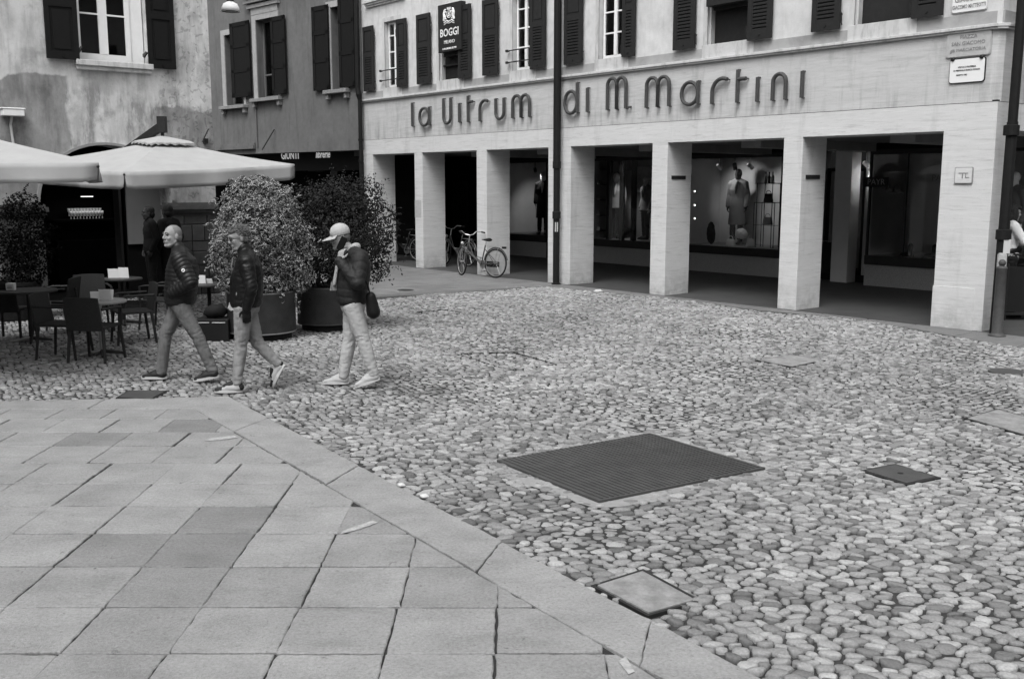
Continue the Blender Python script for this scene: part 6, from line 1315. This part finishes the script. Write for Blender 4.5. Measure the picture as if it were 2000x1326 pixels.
def spot(x, y, w_, energy, z=2.55, aim=(0, .9, -1.6), head=True, lab='small spotlight on the ceiling track of the lit display'):
    xx = FF.X(x, y, w_); p = FF.world(xx, w_, z); t = thing('track_spotlight', lab, 'spotlight', tuple(p), FF.ang, 'track spotlights in the displays')
    bm = B(); d = Vector(aim).normalized(); M = d.to_track_quat('-Z', 'Y').to_matrix().to_4x4(); lathe(bm, [(.045, -.09), (.05, -.09), (.05, .06), (.03, .08)], 14, M=M, cap=False); tube(bm, [(0, 0, .03), (0, 0, .24)], .01, 5); obj('lamp_head', bm, WHITEP if head else IRON, t, smooth=True)
    bm = B(); lathe(bm, [(.0, -.06), (.04, -.06)], 14, M=M, cap=False); obj('bulb', bm, LAMPM, t)
    l = bpy.data.lights.new('display_spot', 'SPOT'); l.energy = energy; l.spot_size = R(95); l.spot_blend = .8; l.shadow_soft_size = .05; o = bpy.data.objects.new('display_spot', l); SC.collection.objects.link(o); o.parent = t; o.matrix_local = M @ Matrix.Translation((0, 0, -.11))
spot(1405, 315, 5.15, 20, aim=(.0, .95, -.6)); spot(1465, 315, 5.15, 16, aim=(.3, .95, -.7), lab='second small spotlight on the ceiling track of the lit display')
spot(1215, 300, 5.0, 26, aim=(.0, .5, -1), head=False, lab='dark spotlight above the suit mannequin'); spot(1045, 300, 5.1, 24, aim=(-.5, .8, -1), head=False, lab='dark spotlight above the far narrow window'); spot(1692, 322, 5.2, 75, aim=(.5, .8, -.8), lab='spotlight high in the shoe window beside the doorway')
for k, y_ in enumerate((372, 399, 425)):
    xx, zz = FF.px(1356, y_, 5.0); t = thing('mini_lamp', ('top', 'middle', 'lowest')[k]+' of the three tiny lit lamps at the left edge of the coat window', 'lamp', tuple(FF.world(xx, 5.0, zz)), FF.ang, 'tiny lamps stacked in the coat window'); bm = B(); tube(bm, [(-.03, 0, .03), (.02, 0, -.02)], [.012, .022], 8); obj('lamp_head', bm, METAL, t); bm = B(); bmesh.ops.create_uvsphere(bm, u_segments=8, v_segments=6, radius=.022, matrix=Matrix.Translation((.025, -.01, -.025))); obj('bulb', bm, LAMPM, t)
spot(1436, 302, 5.05, 9, aim=(.05, .25, -1), head=False, lab='added dark downlight brightening the bags in the lit display')  # extra lamp added so that light reaches the bags
def floor_lab(px_, py_, w_): x, z = FF.px(px_, py_, w_); return FF.world(x, w_), z
# glass-shelf stand of metal rods with bags and shoes
x0, _ = FF.px(1478, 400, 5.3); x1, _ = FF.px(1518, 400, 5.3); t = thing('display_stand', 'thin metal rod stand with glass shelves in the lit window', 'shelf', tuple(FF.world((x0+x1)/2, 5.35, .645)), FF.ang); hw = (x1-x0)/2
bm = B()
for hx, hz in ((hw, 1.05), (hw*.75, 1.5)):
    for sx in (-1, 1):
        for sy in (-.15, .15): tube(bm, [(sx*hx, sy, 0), (sx*hx, sy, hz)], .010, 5)
    for sy in (-.15, .15): tube(bm, [(-hx, sy, hz), (hx, sy, hz)], .010, 5)
obj('frame', bm, IRON, t)
for z in (.52, 1.05, 1.5): bm = B(); box(bm, -hw, hw, -.15, .15, z-.006, z+.006); obj('glass_shelf', bm, GLASS, t)
def heap(name, label, cat, pos, r, m, group=None):
    b = Blob(); b.ell((0, 0, r[2]), r); b.ell((r[0]*.3, 0, r[2]*.8), (r[0]*.8, r[1]*.9, r[2]*.8)); me = b.finish(.015, 2); a, n = arr(me); put(me, a+n*(.006*np.sin(a[:, 0]*60)*np.sin(a[:, 2]*50+1))[:, None]); o = obj(name, me, m, smooth=True); o.location = pos; o.rotation_euler = (0, 0, FF.ang); return tag(o, label, cat, group)
def handbag(label, pos, w_, h_, m, rot=0):
    t = thing('handbag', label, 'handbag', tuple(pos), FF.ang+rot, 'bags in the lit display'); bm = B(); v = box(bm, -w_/2, w_/2, -.05, .05, 0, h_)
    for q in v:
        if q.co.z > h_/2: q.co.x *= .8; q.co.y *= .5
    obj('bag_body', bm, m, t, bevel=.02); bm = B(); ring_tube(bm, Matrix.Translation((0, 0, h_)) @ RX, w_*.3, .008, 14, 5, 0, math.pi); obj('handle', bm, m, t)
p_ = lambda x, w_=5.2, z=.645: FF.world(FF.X(x, 470, w_), w_, z)
handbag('small boxy pale handbag on the display floor, leftmost of the bags', p_(1427), .24, .16, CLOTHW); handbag('round topped pale handbag beside the rod stand', p_(1467), .24, .20, CLOTHW, .3)
heap('hat', 'big pale bucket hat propped up behind the bags', 'hat', p_(1447, 5.45, .80), (.16, .13, .13), CLOTHW); handbag('dark handbag on the middle shelf of the rod stand', FF.world((x0+x1)/2, 5.35, .645+.53), .26, .18, CLOTHM); handbag('dark patterned bag on the top tier of the rod stand', FF.world((x0+x1)/2, 5.35, .645+1.06), .24, .2, CLOTHD)
for k in range(3):
    bm = B(); lathe(bm, [(.035, 0), (.038, .14), (.015, .18), (.015, .24), (.02, .26)], 10); o = obj('bottle', bm, CLOTHM if k != 1 else CLOTHD, smooth=True); o.location = FF.world((x0+x1)/2-.10+.10*k, 5.35, .645+1.507); tag(o, ('left', 'middle darker', 'right')[k]+' of three bottles on top of the rod stand', 'bottle', 'three bottles on the rod stand')
heap('dried_bouquet', 'dark tangled bouquet standing on the display floor, left in the lit window', 'bouquet', p_(1388, 5.3), (.12, .08, .28), CLOTHD)
# shoe shelves in the suit window
t = thing('shoe_shelf', 'dark narrow shelf unit of shoes at the left of the suit window', 'shelf', tuple(FF.world(FF.X(1169, 420, 5.3), 5.3, .645)), FF.ang)
for k in range(5): bm = B(); box(bm, -.45, .25, -.12, .12, .2+.42*k-.01, .2+.42*k+.01); obj('shelf_board', bm, CLOTHD, t)
bm = B(); box(bm, -.02, .0, -.12, .12, 0, 2.1); obj('upright', bm, METAL, t)
for k in range(4):
    for j in range(2):
        s_ = thing('shoe_pair', ('lower', 'second', 'third', 'upper')[k]+' pale shoe on the shelf unit, '+('left' if j == 0 else 'right')+' one', 'shoe', tuple(FF.world(FF.X(1169, 420, 5.3)-.16+.24*j, 5.2, .645+.21+.42*k)), FF.ang, 'shoes on the narrow shelf'); shoe(s_, (0, 0, 0), (.2, -.18, 0), (0, 0, 1), SHOEP, SHOEW)
# boots in the right window
for k, (x, lab) in enumerate(((1775, 'black ankle boot alone in the window by the corner pillar'), (1822, 'black ankle boot half hidden by the wide corner pillar'))):
    s_ = thing('ankle_boot', lab, 'boot', tuple(FF.world(FF.X(x, 500, 5.2)+.1, 5.15, .645)), FF.ang+math.pi, 'ankle boots on the display floor'); bt_ = Blob(); bt_.cap((.05, 0, .05), (.04, 0, .22), .055, .055); bt_.cap((.05, 0, .05), (.24, 0, .03), .05, .035); me = bt_.finish(.01, 1); a, n = arr(me); a[:, 2] = np.maximum(a[:, 2], .0); put(me, a); obj('upper', me, LEATH, s_, smooth=True); bm = B(); box(bm, -.01, .27, -.045, .045, -.0, .02); obj('sole', bm, RUBBER, s_)
t = thing('display_stand', 'thin metal stand with a few pale shoes in the window by the doorway', 'shelf', tuple(FF.world(FF.X(1735, 420, 5.6), 5.6, .645)), FF.ang)
bm = B(); tube(bm, [(-.3, 0, 0), (-.3, 0, 1.75), (.35, 0, 1.75), (.35, 0, 0)], .010, 5); tube(bm, [(-.3, 0, 1.3), (.35, 0, 1.3)], .01, 5); obj('frame', bm, METAL, t); bm = B(); box(bm, -.3, .35, -.1, .1, 1.30, 1.32); obj('glass_shelf', bm, METAL, t)
for k in range(3): s_ = thing('shoe_pair', ('left', 'middle', 'right')[k]+' small pale shoe on the thin metal stand', 'shoe', tuple(FF.world(FF.X(1735, 420, 5.6)-.22+.2*k, 5.52, .645+1.33)), FF.ang, 'shoes on the thin stand'); shoe(s_, (0, 0, 0), (.15, -.12, 0), (0, 0, 1), SHOEP, SHOEW)
xx, zz = FF.px(1711, 356, 4.83); t = thing('painted_reflection', 'painted reflection on the glass, a dark strip with the letters PAYR beside the doorway', 'sign', tuple(FF.world(xx, 4.80, zz)), FF.ang); bm = B(); box(bm, -.25, .30, .0, .004, -.10, .10); obj('strip', bm, BLACK, t); obj('lettering', text_mesh('PAYR', .17, Matrix.Translation((.02, -.004, 0)) @ RX, .002, 0), CLOTHM, t)  # strip and letters model a reflection as solid parts on the pane
xx, zz = FF.px(1831, 348, 4.83); t = thing('painted_reflection', 'painted reflection of pale letters PA on the glass half hidden by the wide corner pillar', 'sign', tuple(FF.world(xx, 4.80, zz)), FF.ang); obj('lettering', text_mesh('PAYR', .17, Matrix.Translation((.1, -.004, 0)) @ RX, .002, 0), CLOTHM, t)  # same reflection built as letters, farther right on the pane
x = FF.X(1618, 520, 5.5); t = thing('clothes_rack', 'low dark rack draped with dark clothes in the lobby', 'rack', tuple(FF.world(x, 5.5, .0)), FF.ang); b = Blob(); loft(b.bm, [(0, 0, .15, .22, .2), (0, 0, .4, .25, .22), (0, 0, .75, .24, .2), (0, 0, .82, .15, .15)], 16); me = b.finish(.02, 2); obj('clothes', me, CLOTHD, t, smooth=True); bm = B(); tube(bm, [(-.25, 0, 0), (-.25, 0, .85), (.25, 0, .85), (.25, 0, 0)], .012, 6); obj('frame', bm, METAL, t)

# ================================================================ THE OTHER SIDES OF THE PIAZZA (behind and beside the camera; they close the sky and show in the glass)
def piazza_house(label, x0, y0, x1, y1, h_, v, nw):
    a = Vector((x0, y0, 0)); d = Vector((x1-x0, y1-y0, 0)); L = d.length; ang = math.atan2(d.y, d.x); t = thing('piazza_house', label, 'building', tuple(a), ang)
    hs = [(L*(i+.5)/nw-.55, L*(i+.5)/nw+.55, z, z+(2.4 if z < 1 else 1.7)) for i in range(nw) for z in (.1, 4.3, 7.6)]
    bm = B(); wall_holes(bm, 0, L, 0, h_, 0, .4, hs); box(bm, 0, L, 3, 3.2, 0, h_); box(bm, -.2, L+.2, -.6, 3.4, h_, h_+.25); obj('wall', bm, mat('house_render_%d' % nw, v, .9, .15, 1.), t)
    for q in hs: bm = B(); box(bm, q[0], q[1], .2, .24, q[2], q[3]); obj('window', bm, DIM, t)
piazza_house('tall pale house across the piazza behind the photographer', 26, -16, -22, -16, 12, .35, 12)
piazza_house('tall house closing the piazza on the left behind the photographer', -16, -16, -13.9, 11, 12, .30, 9)
piazza_house('tall house across the side street on the right', 24, 16, 26, -16, 12, .35, 10)
